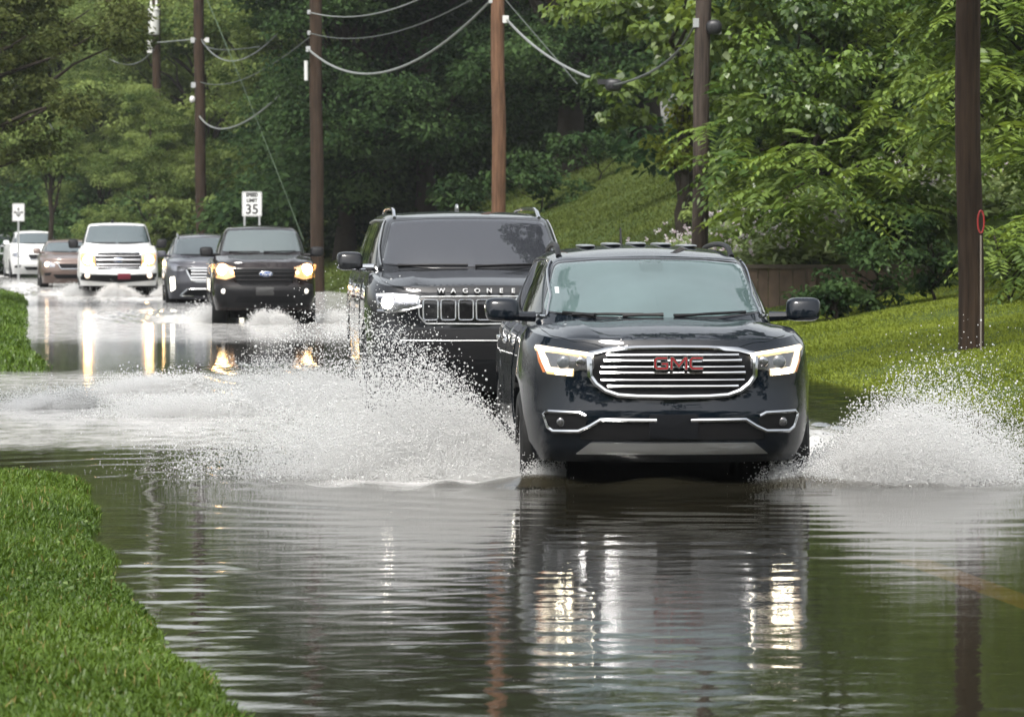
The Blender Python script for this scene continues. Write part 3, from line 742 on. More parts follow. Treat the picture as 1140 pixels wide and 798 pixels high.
# ------------------------------------------------------------------ vehicles
def interp_curve(pts, n):
    """Catmull-Rom through 2-D points, n samples evenly by chord length"""
    P = np.array(pts, dtype=float)
    seg = []
    m = len(P)
    for i in range(m - 1):
        p0 = P[max(i - 1, 0)]; p1 = P[i]; p2 = P[i + 1]; p3 = P[min(i + 2, m - 1)]
        if i == 0: p0 = p1 * 2 - p2
        if i == m - 2: p3 = p2 * 2 - p1
        d01 = max(1e-6, np.linalg.norm(p1 - p0)) ** .5; d12 = max(1e-6, np.linalg.norm(p2 - p1)) ** .5; d23 = max(1e-6, np.linalg.norm(p3 - p2)) ** .5
        m1 = (p1 - p0) / d01 - (p2 - p0) / (d01 + d12) + (p2 - p1) / d12
        m2 = (p2 - p1) / d12 - (p3 - p1) / (d12 + d23) + (p3 - p2) / d23
        m1 *= d12; m2 *= d12
        t = np.linspace(0, 1, 24, endpoint=False)[:, None]
        seg.append((2 * t**3 - 3 * t**2 + 1) * p1 + (t**3 - 2 * t**2 + t) * m1 + (-2 * t**3 + 3 * t**2) * p2 + (t**3 - t**2) * m2)
    C = np.concatenate(seg + [P[-1:]])
    s = np.concatenate([[0], np.cumsum(np.linalg.norm(np.diff(C, axis=0), axis=1))])
    q = np.linspace(0, s[-1], n)
    return np.stack([np.interp(q, s, C[:, k]) for k in range(C.shape[1])], -1)

def shell_mesh(name, rings, capH, nx=14):
    """rings: list of (n,3) right-half outlines (x>=0, front centre to rear centre), bottom to top; closed with a floor and a top cap z=capH(x,y)"""
    nv = len(rings); n = len(rings[0]); N = 2 * n - 2
    vs = []
    for rg in rings:
        for i in range(n): vs.append(tuple(rg[i]) if 0 < i < n - 1 else (0.0, rg[i][1], rg[i][2]))
        for i in range(n - 2, 0, -1): vs.append((-rg[i][0], rg[i][1], rg[i][2]))
    fs = []
    for j in range(nv - 1):
        for k in range(N):
            a = j * N + k; b_ = j * N + (k + 1) % N
            fs.append((a, b_, b_ + N, a + N))
    fs.append(tuple(range(N - 1, -1, -1)))
    T = (nv - 1) * N
    rows = []
    top = rings[-1]
    for i in range(1, n - 1):
        row = [T + i]
        x0, y0, z0 = top[i]
        for k in range(1, nx):
            x = x0 * (1 - 2 * k / nx); row.append(len(vs)); vs.append((x, y0, capH(x, y0)))
        row.append(T + N - i); rows.append(row)
    for a, b_ in zip(rows[:-1], rows[1:]):
        for k in range(nx): fs.append((a[k], b_[k], b_[k + 1], a[k + 1]))
    for k in range(nx):
        fs.append((T, rows[0][k], rows[0][k + 1])); fs.append((T + n - 1, rows[-1][k + 1], rows[-1][k]))
    me = bpy.data.meshes.new(name); me.from_pydata(vs, [], fs)
    bm = bmesh.new(); bm.from_mesh(me)
    bmesh.ops.recalc_face_normals(bm, faces=bm.faces)
    bm.to_mesh(me); bm.free()
    return me

def boolean_cut(me, cutters):
    o = bpy.data.objects.new('t', me); COL.objects.link(o)
    tmp = []
    for c in cutters:
        co = bpy.data.objects.new('c', c); COL.objects.link(co); tmp.append(co)
        md = o.modifiers.new('b', 'BOOLEAN'); md.operation = 'DIFFERENCE'; md.solver = 'EXACT'; md.object = co
    dg = bpy.context.evaluated_depsgraph_get()
    out = bpy.data.meshes.new_from_object(o.evaluated_get(dg))
    for q in tmp + [o]: bpy.data.objects.remove(q, do_unlink=True)
    return out

def bvh_of(*meshes):
    vs = []; fs = []
    for me in meshes:
        b_ = len(vs); vs += [v.co.copy() for v in me.vertices]; fs += [tuple(i + b_ for i in p.vertices) for p in me.polygons]
    return BVHTree.FromPolygons(vs, fs)

class Proj:
    """lays outlines drawn in a plane on to a body: 'front' (x,z) along +y, 'side' (y,z) along +-x, 'top' (x,y) along -z"""
    def __init__(self, bvh, mode='front', sgn=1):
        self.b = bvh; self.m = mode; self.s = sgn
    def hit(self, a, c):
        if self.m == 'front': o, d = Vector((a, -3, c)), Vector((0, 1, 0))
        elif self.m == 'side': o, d = Vector((self.s * 3, a, c)), Vector((-self.s, 0, 0))
        else: o, d = Vector((a, c, 6)), Vector((0, 0, -1))
        loc, nor, _, _ = self.b.ray_cast(o, d)
        if loc is None: return None, None
        if nor.dot(d) > 0: nor = -nor
        return loc, nor
    def along(self, off):
        if self.m == 'front': return Vector((0, -off, 0))
        if self.m == 'side': return Vector((self.s * off, 0, 0))
        return Vector((0, 0, off))
    def patch(self, outline, off=0.004, depth=0.02, res=0.07, ends=None):
        bm = bmesh.new()
        vs = [bm.verts.new((p[0], p[1], 0)) for p in outline]
        f = bm.faces.new(vs)
        bmesh.ops.triangulate(bm, faces=[f], ngon_method='EAR_CLIP')
        for _ in range(6):
            es = [e for e in bm.edges if e.calc_length() > res]
            if not es: break
            bmesh.ops.subdivide_edges(bm, edges=es, cuts=1)
            bmesh.ops.triangulate(bm, faces=[f for f in bm.faces if len(f.verts) > 3])
        last = None; miss = []
        pos = {}
        for v in bm.verts:
            h, n_ = self.hit(v.co.x, v.co.y)
            if h is None: miss.append(v); continue
            pos[v] = h
        for v in miss:
            q = min(pos, key=lambda u: (u.co - v.co).length) if pos else None
            h = pos[q].copy()
            if self.m == 'front': h.x, h.z = v.co.x, v.co.y
            elif self.m == 'side': h.y, h.z = v.co.x, v.co.y
            else: h.x, h.y = v.co.x, v.co.y
            pos[v] = h
        for v, h in pos.items(): v.co = h + self.along(off)
        if depth:
            be = [e for e in bm.edges if len(e.link_faces) == 1]
            r_ = bmesh.ops.extrude_edge_only(bm, edges=be)
            for v in [g for g in r_['geom'] if isinstance(g, bmesh.types.BMVert)]: v.co += self.along(-depth)
        bmesh.ops.recalc_face_normals(bm, faces=bm.faces)
        me = bpy.data.meshes.new('patch'); bm.to_mesh(me); bm.free()
        # make the large face look outwards
        s = Vector((0, 0, 0))
        for p_ in me.polygons: s += p_.normal * p_.area
        if s.dot(self.along(1.0)) < 0: me.flip_normals()
        return me
    def path(self, pts, off=0.01, step=0.06):
        out = []
        for a, b_ in zip(pts[:-1], pts[1:]):
            n = max(1, int(math.hypot(b_[0] - a[0], b_[1] - a[1]) / step))
            for k in range(n): out.append((a[0] + (b_[0] - a[0]) * k / n, a[1] + (b_[1] - a[1]) * k / n))
        out.append(pts[-1])
        res = []
        for p in out:
            h, _ = self.hit(*p)
            if h is None: continue
            res.append(h + self.along(off))
        return res
    def band(self, outer, inner, off=0.012, depth=0.02, step=0.05):
        """closed frame between two outlines with equal point counts"""
        n = len(outer); b = MB()
        O = []; I = []
        for k in range(n):
            o1, o2, i1, i2 = outer[k], outer[(k + 1) % n], inner[k], inner[(k + 1) % n]
            m = max(1, int(math.hypot(o2[0] - o1[0], o2[1] - o1[1]) / step))
            for q in range(m):
                t = q / m
                O.append((o1[0] + (o2[0] - o1[0]) * t, o1[1] + (o2[1] - o1[1]) * t)); I.append((i1[0] + (i2[0] - i1[0]) * t, i1[1] + (i2[1] - i1[1]) * t))
        def pr(p, o_):
            h, _ = self.hit(*p)
            if h is None: h, _ = self.hit(p[0] * .97, p[1] - 0.01 if p[1] > 0.5 else p[1] + .01)
            return h + self.along(o_)
        A = [pr(p, off - depth) for p in O]; B = [pr(p, off * .75) for p in O]
        M = [pr(((o_[0] + i_[0]) / 2, (o_[1] + i_[1]) / 2), off) for o_, i_ in zip(O, I)]
        C = [pr(p, off * .75) for p in I]; D = [pr(p, off - depth) for p in I]
        m = len(O); vs = A + B + M + C + D; fs = []
        for L in range(4):
            for k in range(m): fs.append((L * m + k, L * m + (k + 1) % m, (L + 1) * m + (k + 1) % m, (L + 1) * m + k))
        b.add(vs, fs)
        return b

def mir(pts): return [(-x, z) for x, z in pts][::-1]
def sym(half): return half + [(-x, z) for x, z in half[::-1] if abs(x) > 1e-6]

def rounded(pts, r=0.02, n=4):
    out = []
    m = len(pts)
    for i in range(m):
        p = Vector(pts[i]); a = Vector(pts[i - 1]) - p; b_ = Vector(pts[(i + 1) % m]) - p
        rr = min(r, a.length * .45, b_.length * .45)
        s = p + a.normalized() * rr; e = p + b_.normalized() * rr
        for k in range(n + 1):
            t = k / n; q = s * (1 - t) ** 2 + p * 2 * t * (1 - t) + e * t * t
            out.append((q.x, q.y))
    return out

def inset(pts, dx, dz=None):
    """shrinks a roughly convex outline towards the inside"""
    dz = dx if dz is None else dz
    out = []; m = len(pts)
    ar = sum(pts[i - 1][0] * pts[i][1] - pts[i][0] * pts[i - 1][1] for i in range(m))
    s = 1 if ar > 0 else -1
    for i in range(m):
        a = Vector(pts[i - 1]); p = Vector(pts[i]); b_ = Vector(pts[(i + 1) % m])
        t = (b_ - a)
        if t.length < 1e-9: out.append(tuple(p)); continue
        t.normalize(); nrm = Vector((-t.y, t.x)) * s
        out.append((p.x + nrm.x * dx, p.y + nrm.y * dz))
    return out

CHROME = pmat('chrome', (0.47, 0.48, 0.49), 0.12, metal=1.0)
SATIN = pmat('satin_silver', (0.42, 0.43, 0.43), 0.35, metal=1.0)
BLACK = pmat('black_plastic', (0.009, 0.009, 0.010), 0.5, spec=.2)
GLOSSB = pmat('gloss_black', (0.008, 0.008, 0.009), 0.08)
RUBBER = pmat('tyre_rubber', (0.012, 0.012, 0.012), 0.6, spec=.2, bump=(40, .3, .01))
RIM = pmat('alloy_rim', (0.42, 0.42, 0.43), 0.3, metal=1.0)
MESHY = pmat('grille_black', (0.005, 0.005, 0.006), 0.5, spec=.15)
AMBER = pmat('amber_reflector', (0.62, 0.16, 0.02), 0.15, coat=1)
LAMPIN = pmat('lamp_reflector', (0.34, 0.34, 0.36), 0.2, metal=1.0)
LAMPDK = pmat('lamp_housing', (0.13, 0.13, 0.135), 0.16, metal=0.7, coat=1)
LENS = pmat('projector_lens', (0.10, 0.11, 0.12), 0.05, coat=1.0, spec=.8)
def lamp_mat(name, col, s): return pmat(name, (.8, .8, .8), .3, emit=col, estr=s)
DRL = lamp_mat('daytime_light', (1.0, 0.90, 0.66), 24.0)
WARM = lamp_mat('warm_headlight', (1.0, 0.60, 0.22), 20.0)
COOL = lamp_mat('white_headlight', (1.0, 0.93, 0.80), 32.0)
HALOBOWL = pmat('halo_lamp_bowl', (.5, .4, .3), .25, metal=.6, emit=(1, .42, .10), estr=.55)  # emission paints the orange halo over the headlight housing
UNDER = pmat('underbody_black', (.003, .003, .003), .9, spec=.05)
DCHROME = pmat('dulled_chrome', (.26, .26, .27), .25, metal=1.0)
MIRG = pmat('mirror_glass', (0.5, 0.5, 0.5), 0.03, metal=1.0)

def glass_mat(name, tint, ior=1.75, rough=0.03):
    return pmat(name, tint, rough, ior=ior, spec=0.5, var=(1.1, .15))
def paint_mat(name, col, metal=0.0, rough=.35):
    return pmat(name, col, rough, metal=metal, coat=.8, spec=.02, coatrough=.02)

def superell(c, s, e=0.55, nu=18, nv=12, shear=(0, 0)):
    b = MB(); vs = []; fs = []
    sg = lambda t, p: math.copysign(abs(t) ** p, t)
    for j in range(nv + 1):
        ph = -math.pi / 2 + math.pi * j / nv
        for i in range(nu):
            th = 2 * math.pi * i / nu
            x = sg(math.cos(ph), e) * sg(math.cos(th), e); y = sg(math.cos(ph), e) * sg(math.sin(th), e); z = sg(math.sin(ph), e)
            vs.append((c[0] + s[0] * x + shear[0] * z * s[2], c[1] + s[1] * y + shear[1] * z * s[2], c[2] + s[2] * z))
    for j in range(nv):
        for i in range(nu): fs.append((j * nu + i, j * nu + (i + 1) % nu, (j + 1) * nu + (i + 1) % nu, (j + 1) * nu + i))
    return b.add(vs, fs)

def text_mesh(body, size, extrude, offset=0.0, xs=1.0, shear=0.0, spacing=1.0):
    cu = bpy.data.curves.new('txt', 'FONT'); cu.body = body; cu.size = size; cu.extrude = extrude; cu.offset = offset
    cu.align_x = 'CENTER'; cu.align_y = 'CENTER'; cu.shear = shear; cu.space_character = spacing; cu.resolution_u = 4
    o = bpy.data.objects.new('txt', cu); COL.objects.link(o); o.scale = (xs, 1, 1)
    dg = bpy.context.evaluated_depsgraph_get()
    me = bpy.data.meshes.new_from_object(o.evaluated_get(dg))
    for v in me.vertices: v.co.x *= xs
    bpy.data.objects.remove(o, do_unlink=True)
    return me

def front_text(body, size, x, z, y, extrude=.004, **kw):
    me = text_mesh(body, size, extrude, **kw)
    me.transform(Matrix.Translation((x, y, z)) @ Matrix.Rotation(R(90), 4, 'X'))
    return me

class Car:
    def __init__(self, S):
        self.S = S
        W_, L = S['W'], S['L']
        k = S.get('corner', 1.0)
        half = S.get('plan') or [(0, 0), (.42 * W_, .022), (.74 * W_, .12), (.885 * W_, .27), (.965 * W_, .52), (.995 * W_, .85), (W_, 1.3), (W_, L * .5), (W_, L - 1.3), (.985 * W_, L - .6), (.92 * W_, L - .2), (.75 * W_, L - .06), (.4 * W_, L - .01), (0, L)]
        n = 74
        o = interp_curve(half, n)
        o[0, 0] = 0; o[-1, 0] = 0
        x, y = o[:, 0], o[:, 1]
        fr = np.clip(1 - y / 0.9, 0, 1) ** 1.0; fr = fr * fr * (3 - 2 * fr)
        re = np.clip(1 - (L - y) / 0.8, 0, 1); re = re * re * (3 - 2 * re)
        Hp = S['hood']; crown = S['crown']
        hx = np.array([p[0] for p in Hp]); hz = np.array([p[1] for p in Hp])
        HC = interp_curve(Hp, 80)
        ridge = S.get('ridge', 0)
        def H(xx, yy):
            z = np.interp(yy, HC[:, 0], HC[:, 1]) - crown * (xx / W_) ** 2
            q = abs(xx) / W_
            z = z + ridge * (np.exp(-((q - (.52 + .10 * np.clip(yy, 0, 1.2))) / .10) ** 2)) * sst(0.12, .5, yy) * (1 - sst(.95, 1.25, yy))
            return z
        self.H = H
        fp = S['fprof']; sp = S['sprof']
        zb = S['zb']
        nv = 20
        rings = []
        fz = [p[0] for p in fp]; fd = [p[1] for p in fp]; sz = [p[0] for p in sp]; sdv = [p[1] for p in sp]
        for j in range(nv + 1):
            v = j / nv
            v = v * 0.94 if j <= nv - 6 else None
            if v is None:
                q = (j - (nv - 6)) / 6.0
                v0 = (nv - 6) / nv * .94
                v = v0 + (1 - v0) * math.sin(q * math.pi / 2) ** .8
            ztop = H(x, y)
            z = zb + (ztop - zb) * v
            e = max(0.0, (v - 0.90) / 0.10)
            rnd = (1 - math.sqrt(max(0, 1 - e * e))) * S.get('round', .05)
            dx = np.interp(z, sz, sdv) + rnd
            dy = np.interp(z, fz, fd) + rnd * 1.3
            X = np.clip(x - dx * np.clip(x / W_ * 1.2, 0, 1), 0, None)
            Y = y + fr * dy - re * (rnd + S.get('tail', .03) * abs(v - .5))
            if j == nv: z = H(X, Y)
            rings.append(np.stack([X, Y, z], -1))
        body = shell_mesh('body', rings, H, 22)
        # wheel openings
        cut = []
        for yw in (S['yf'], S['yr']):
            for sg in (-1, 1):
                c = MB().lathe([(S['arch'], 0), (S['arch'], .52)], (0, yw, S['wr'] + .02), 'x', 40)
                c.v = [((p[0] + W_ - .34) * sg, p[1], p[2]) for p in c.v]
                cut.append(c.mesh('c'))
        body = boolean_cut(body, cut)
        # cabin
        G = S['cabin']
        nb = 110
        bot = interp_curve(G['bot'], nb); top = interp_curve(G['top'], nb)
        bot[0, 0] = bot[-1, 0] = top[0, 0] = top[-1, 0] = 0
        RC = interp_curve(G['roof'], 60); rcw = G['crown']; wt = max(top[:, 0])
        RH = lambda xx, yy: np.interp(yy, RC[:, 0], RC[:, 1]) - rcw * (xx / wt) ** 2
        rg = []
        for j in range(25):
            v = j / 24
            e = max(0, (v - .86) / .14); rnd = (1 - math.sqrt(max(0, 1 - e * e)))
            lin = min(1.0, v * 1.0)
            XY = bot * (1 - lin) + top * lin
            bulge = 0.035 * math.sin(math.pi * lin)
            X = XY[:, 0] * (1 + bulge * .6) - rnd * .05 * np.clip(XY[:, 0] / wt * 1.3, 0, 1)
            ff = np.clip(1 - (XY[:, 1] - XY[0, 1]) / .5, 0, 1)
            Y = XY[:, 1] - ff * bulge * 1.2 + ff * rnd * .06
            zt = RH(np.clip(X, 0, None), Y)
            zb_ = H(bot[:, 0], bot[:, 1]) - .05
            z = zb_ + (zt - zb_) * (lin ** .96)
            rg.append(np.stack([np.clip(X, 0, None), Y, z], -1))
        cabin = shell_mesh('cabin', rg, RH, 14)
        self.RH = RH
        self.body_me, self.cabin_me = body, cabin
        self.bvh_b = bvh_of(body); self.bvh_c = bvh_of(cabin); self.bvh = bvh_of(body, cabin)
        self.F = Proj(self.bvh_b); self.FC = Proj(self.bvh_c); self.T = Proj(self.bvh_b, 'top'); self.TC = Proj(self.bvh_c, 'top')
        self.root = empty(S['name'], (0, 0, 0))
        tag(self.root, S['label'], S['cat'], 'vehicles driving through the floodwater')
        self.paint = S['paint']
        self.body = link_mesh('body', body, self.paint, self.root, True, 32)
        self.cabin = link_mesh('cabin', cabin, self.paint, self.root, True, 40)
    def part(self, name, me, mat, parent=None, sharp=35):
        if isinstance(me, MB): me = me.mesh(name)
        me.name = name
        return link_mesh(name, me, mat, parent or self.root, True, sharp)
    def place(self, px, d, yaw, depth):
        p = at(px, 257, d)
        self.root.location = (p.x, d, -depth); self.root.rotation_euler = (0, 0, yaw)
        CARS.append((p.x, d, math.sin(yaw), -math.cos(yaw), self.S.get('chop', .02)))
    # ---- standard parts
    def glass(self, wind, mat, side=None, sidemat=None, rear_y=None):
        w_ = self.part('windshield', self.FC.patch(rounded(sym(wind), .04), .012, .02, .045), mat)
        fr_ = self.FC.band(rounded(inset(sym(wind), -.016), .05), rounded(sym(wind), .04), .013, .02, .03)
        self.part('frame', fr_, GLOSSB, w_)
        for sg in (1, -1):
            P = Proj(self.bvh_c, 'side', sg)
            for ol in side or []:
                g = self.part('side_window', P.patch(rounded(ol, .04), .009, .02, .05), sidemat or mat)
                g['label'] = 'dark tinted side window'
        return w_
    def trim_side(self, pts, mat=None, r=.009):
        for sg in (1, -1):
            P = Proj(self.bvh_c, 'side', sg)
            self.part('window_trim', MB().tube(P.path(pts, .012), r, 6), mat or CHROME)
    def doors(self, doors, handle_z):
        for sg in (1, -1):
            P = Proj(self.bvh_b, 'side', sg)
            for (y0, y1, z0, z1) in doors:
                ol = rounded([(y0, z0 + .02), (y1, z0), (y1, z1), (y0, z1)], .06)
                d = self.part('door', P.patch(ol, .006, .008, .14), self.paint)
                h, _ = P.hit(y1 - .2, handle_z)
                if h: self.part('handle', superell((h.x + sg * .03, h.y, h.z), (.018, .10, .017), .7), self.S.get('handle', CHROME), d)
    def wheels(self, spokes=6):
        S = self.S
        for yw in (S['yf'], S['yr']):
            for sg in (-1, 1):
                wx = S['W'] - .03
                tw = S.get('tw', .24); r0 = S['wr']
                prof = [(r0 * .66, -.0), (r0 * .70, .012), (r0 * .86, .018), (r0 * .96, .0), (r0, -.035), (r0, -tw + .035), (r0 * .96, -tw), (r0 * .68, -tw + .01), (r0 * .64, -tw * .5)]
                b = MB().lathe(prof, (0, yw, r0), 'x', 32, closed=True)
                b.v = [((p[0] + wx) * sg, p[1], p[2]) for p in b.v]
                wh = empty('wheel', (0, 0, 0)); wh.parent = self.root
                self.part('tyre', b, RUBBER, wh)
                c = MB().lathe([(r0 * .10, -.01), (r0 * .14, -.02), (r0 * .14, -.06)], (0, yw, r0), 'x', 14)
                c.lathe([(r0 * .67, .0), (r0 * .69, -.005), (r0 * .66, -.03), (r0 * .64, -.14), (r0 * .60, -.14), (r0 * .62, -.02)], (0, yw, r0), 'x', 32, closed=True)
                for k in range(spokes):
                    a = 2 * math.pi * k / spokes
                    for da in (-.12, .12):
                        p0 = (-.035, yw + r0 * .10 * math.cos(a), r0 + r0 * .10 * math.sin(a)); p1 = (-.022, yw + r0 * .65 * math.cos(a + da), r0 + r0 * .65 * math.sin(a + da))
                        c.tube([p0, p1], [.028, .02], 5)
                c.lathe([(r0 * .5, -.16), (r0 * .5, -.17)], (0, yw, r0), 'x', 20)
                c.v = [((p[0] + wx) * sg, p[1], p[2]) for p in c.v]
                self.part('rim', c, RIM, wh)
    def mirrors(self, x0, x1, z0, z1, y, mat, dep=.11, arm=.05, trim=None, e=.5):
        for sg in (-1, 1):
            c = (sg * (x0 + x1) / 2, y, (z0 + z1) / 2)
            m_ = self.part('side_mirror', superell(c, ((x1 - x0) / 2, dep, (z1 - z0) / 2), e, 20, 14, (0.05 * sg, .25)), mat)
            self.part('arm', MB().tube([(sg * (x0 - arm - .06), y + .03, z0 + .03), (sg * (x0 + .06), y, z0 + .035)], [.035, .028], 8), trim or mat, m_)
            self.part('mirror_glass', MB().box((c[0], y + dep * .98, c[2]), ((x1 - x0) * .76, .006, (z1 - z0) * .7)), MIRG, m_)
            if trim: self.part('trim_strip', MB().tube([(sg * (x0 - .02), y - dep * .55, z0 + .012), (sg * (x0 + .08), y - dep * .93, z0 + .012), (sg * (x1 - .05), y - dep * .8, z0 + .016), (sg * (x1 - .01), y - dep * .2, z0 + .03)], .012, 6), trim, m_)
    def wipers(self, arms, mat=None):
        for (a, b_) in arms:
            p = self.FC.path([a, ((a[0] + b_[0]) / 2, (a[1] + b_[1]) / 2 + .004), b_], .02, .1)
            if len(p) > 1: self.part('wiper', MB().tube(p, [.018] + [.011] * (len(p) - 1), 6), mat or BLACK)
    def rails(self, x, y0, y1, h, mat, r=.017, feet=True):
        for sg in (-1, 1):
            pts = []
            n = 14
            for k in range(n + 1):
                t = k / n; y = y0 + (y1 - y0) * t
                hh = h * min(1, (math.sin(math.pi * min(max(t, 0), 1)) * 3.2)) if feet else h
                pts.append((sg * (x - .03 * t), y, float(self.RH(x - .03 * t, y)) + hh - .005))
            self.part('roof_rail', MB().tube(pts, r, 8), mat)
    def hood_panel(self, half, off=.004):
        self.part('hood', self.T.patch(rounded(sym(half), .05), off, .006, .08), self.paint, sharp=30)
    def plate(self, x0, x1, z0, z1, mat, name='license_plate', off=.012):
        return self.part(name, self.F.patch(rounded([(x0, z0), (x1, z0), (x1, z1), (x0, z1)], .012, 2), off, .02, .12), mat)
    def patch2(self, name, pts, mat, off=.006, depth=.02, res=.07, rnd=.012, parent=None, label=None):
        """the same outline on both sides"""
        out = []
        for k, q in enumerate((pts, mir(pts))):
            o = self.part(name, self.F.patch(rounded(q, rnd, 3) if rnd else q, off, depth, res), mat, parent[k] if parent else None)
            if label: o['label'] = label
            out.append(o)
        return out
    def tube2(self, name, pts, rad, mat, off=.01, parent=None, n=6, step=.04):
        return [self.part(name, MB().tube(self.F.path(q, off, step), rad, n), mat, parent[k] if parent else None) for k, q in enumerate((pts, mir(pts)))]
    def bulb2(self, x, z, r, mat, off=.02, parent=None, name='bulb', sides=(0, 1)):
        out = []
        for k, sg in enumerate((-1, 1)):
            if k not in sides: continue
            h, _ = self.F.hit(sg * x, z)
            out.append(self.part(name, superell((h.x, h.y - off, h.z), (r, r * .5, r), 1.0, 16, 10), mat, parent[k] if parent else None))
        return out

def base_spec(**k):
    S = dict(crown=.07, zb=.22, round=.05)
    S.update(k); return S

# ================================================================= leading dark SUV
NAVY = paint_mat('dark_navy_paint', (0.003, 0.0055, 0.0095))
GL_FOG = pmat('fogged_windshield', (0.085, 0.125, 0.125), 0.03, ior=1.9, var=(2.2, .30))
GL_DARK = pmat('dark_side_glass', (0.006, 0.010, 0.008), 0.03, ior=1.7)
S = base_spec(name='suv', label='black SUV leading the traffic with red three-letter emblem on its chrome bar grille', cat='SUV', paint=NAVY, W=.958, L=4.92,
    hood=[(0, 1.03), (.10, 1.075), (.4, 1.145), (.7, 1.182), (1.15, 1.205), (1.6, 1.20), (3, 1.20), (4.3, 1.22), (4.92, 1.2)], crown=.075, ridge=.022, zb=.305,
    fprof=[(.2, .20), (.305, .10), (.36, .05), (.50, .015), (.60, 0), (.70, .03), (.80, .05), (.95, .055), (1.03, .075), (1.1, .12)],
    sprof=[(.3, .075), (.42, .03), (.60, 0.004), (.85, 0), (1.0, .02), (1.1, .035), (1.2, .05)], yf=.96, yr=3.82, wr=.375, arch=.435, tw=.25, chop=.03,
    cabin=dict(bot=[(0, 1.02), (.40, 1.07), (.66, 1.24), (.795, 1.5), (.86, 2.0), (.875, 2.6), (.87, 3.6), (.82, 4.4), (.7, 4.72), (.4, 4.80), (0, 4.82)],
               top=[(0, 1.86), (.36, 1.89), (.56, 1.98), (.635, 2.1), (.655, 2.35), (.665, 2.8), (.655, 3.6), (.62, 4.2), (.54, 4.42), (.3, 4.47), (0, 4.48)],
               roof=[(1.7, 1.575), (1.9, 1.605), (2.2, 1.645), (2.8, 1.68), (3.6, 1.67), (4.5, 1.60)], crown=.055))
A = Car(S)
fx = lambda p: (p[0] / 175.0, 1.78 - (p[1] - 257) / 175.0)      # offsets from the centre line, rows -> metres
def FA(*pts): return [fx((q[0] - 752, q[1])) for q in pts]
A.hood_panel([(0, .11), (.40, .135), (.64, .24), (.76, .42), (.80, .75), (.80, 1.1), (.70, 1.2), (0, 1.0)])
A.glass([(0, 1.205), (.40, 1.212), (.745, 1.245), (.635, 1.555), (.35, 1.578), (0, 1.583)], GL_FOG,
        side=[[(1.62, 1.225), (2.55, 1.225), (2.52, 1.56), (2.25, 1.55)], [(2.62, 1.225), (3.5, 1.225), (3.42, 1.55), (2.60, 1.565)], [(3.6, 1.24), (4.3, 1.3), (4.05, 1.5), (3.53, 1.54)]], sidemat=GL_DARK)
A.trim_side([(1.5, 1.215), (1.7, 1.34), (2.2, 1.572), (2.6, 1.59), (3.5, 1.58), (4.1, 1.53), (4.38, 1.3)])
A.trim_side([(1.5, 1.208), (2.5, 1.208), (3.6, 1.212), (4.38, 1.29)])
A.doors([(1.52, 2.56, .42, 1.14), (2.62, 3.55, .42, 1.14)], 1.02)
A.wheels(6)
A.mirrors(.905, 1.135, 1.17, 1.33, 1.62, NAVY, trim=None)
A.rails(.60, 2.25, 4.2, .05, BLACK, .019)
A.part('antenna', MB().tube([(-.02, 4.2, 1.62), (-.02, 4.28, 1.80)], [.014, .006], 6), BLACK)
for k in range(5): A.part('roof_reflection_strip', superell((-.36 + .18 * k, 3.1, float(A.RH(-.36 + .18 * k, 3.1)) + .006), (.055, .5, .012), .7), SATIN)  # silver strips stand for the white reflections on the rear roof
A.wipers([((-.56, 1.222), (-.10, 1.226)), ((-.42, 1.214), (-.62, 1.235)), ((.10, 1.214), (.60, 1.236)), ((.03, 1.222), (-.24, 1.216))])
A.part('mirror_mount', A.FC.patch(rounded([(-.075, 1.50), (.075, 1.50), (.085, 1.572), (-.085, 1.572)], .03), .0135, .01, .05), pmat('sensor_cover', (.07, .10, .10), .06, ior=1.7))
A.part('inspection_sticker', A.FC.patch([(-.655, 1.36), (-.63, 1.36), (-.63, 1.40), (-.655, 1.40)], .0135, .005, .05), pmat('white_sticker', (.6, .62, .62), .4))
# grille
gh = [(0, 384.5), (40, 385), (75, 387), (93, 391.5), (96, 397), (95, 419), (88, 429), (77, 437), (62, 442), (40, 443.5), (0, 444)]
go = sym([fx(p) for p in gh]); gi = inset(go, .033, .026)
if abs(gi[0][1]) > abs(go[0][1]): gi = inset(go, -.033, -.026)
gr = A.part('grille', A.F.patch(gi, .004, .02, .07), MESHY)
A.part('grille_surround', A.F.band(go, gi, .03, .05), CHROME, gr)
for (yy, hw, rr) in ((395, 74, .0055), (401.5, 77, .0085), (408.5, 80, .0055), (415, 81, .0085), (423, 80, .0055), (430, 73, .0085)):
    a, z = fx((hw, yy)); pts = A.F.path([(-a, z), (0, z), (a, z)], .022, .05)
    rad = [rr * (1.0 + .35 * max(0, abs(p.x) / a - .75) / .25) for p in pts]
    A.part('grille_bar', MB().tube(pts, rad, 6), CHROME, gr)
RED = pmat('red_enamel', (0.26, 0.010, 0.016), .25, coat=1)
ex, ez = fx((6, 404.2))
hy, _ = A.F.hit(0, ez)
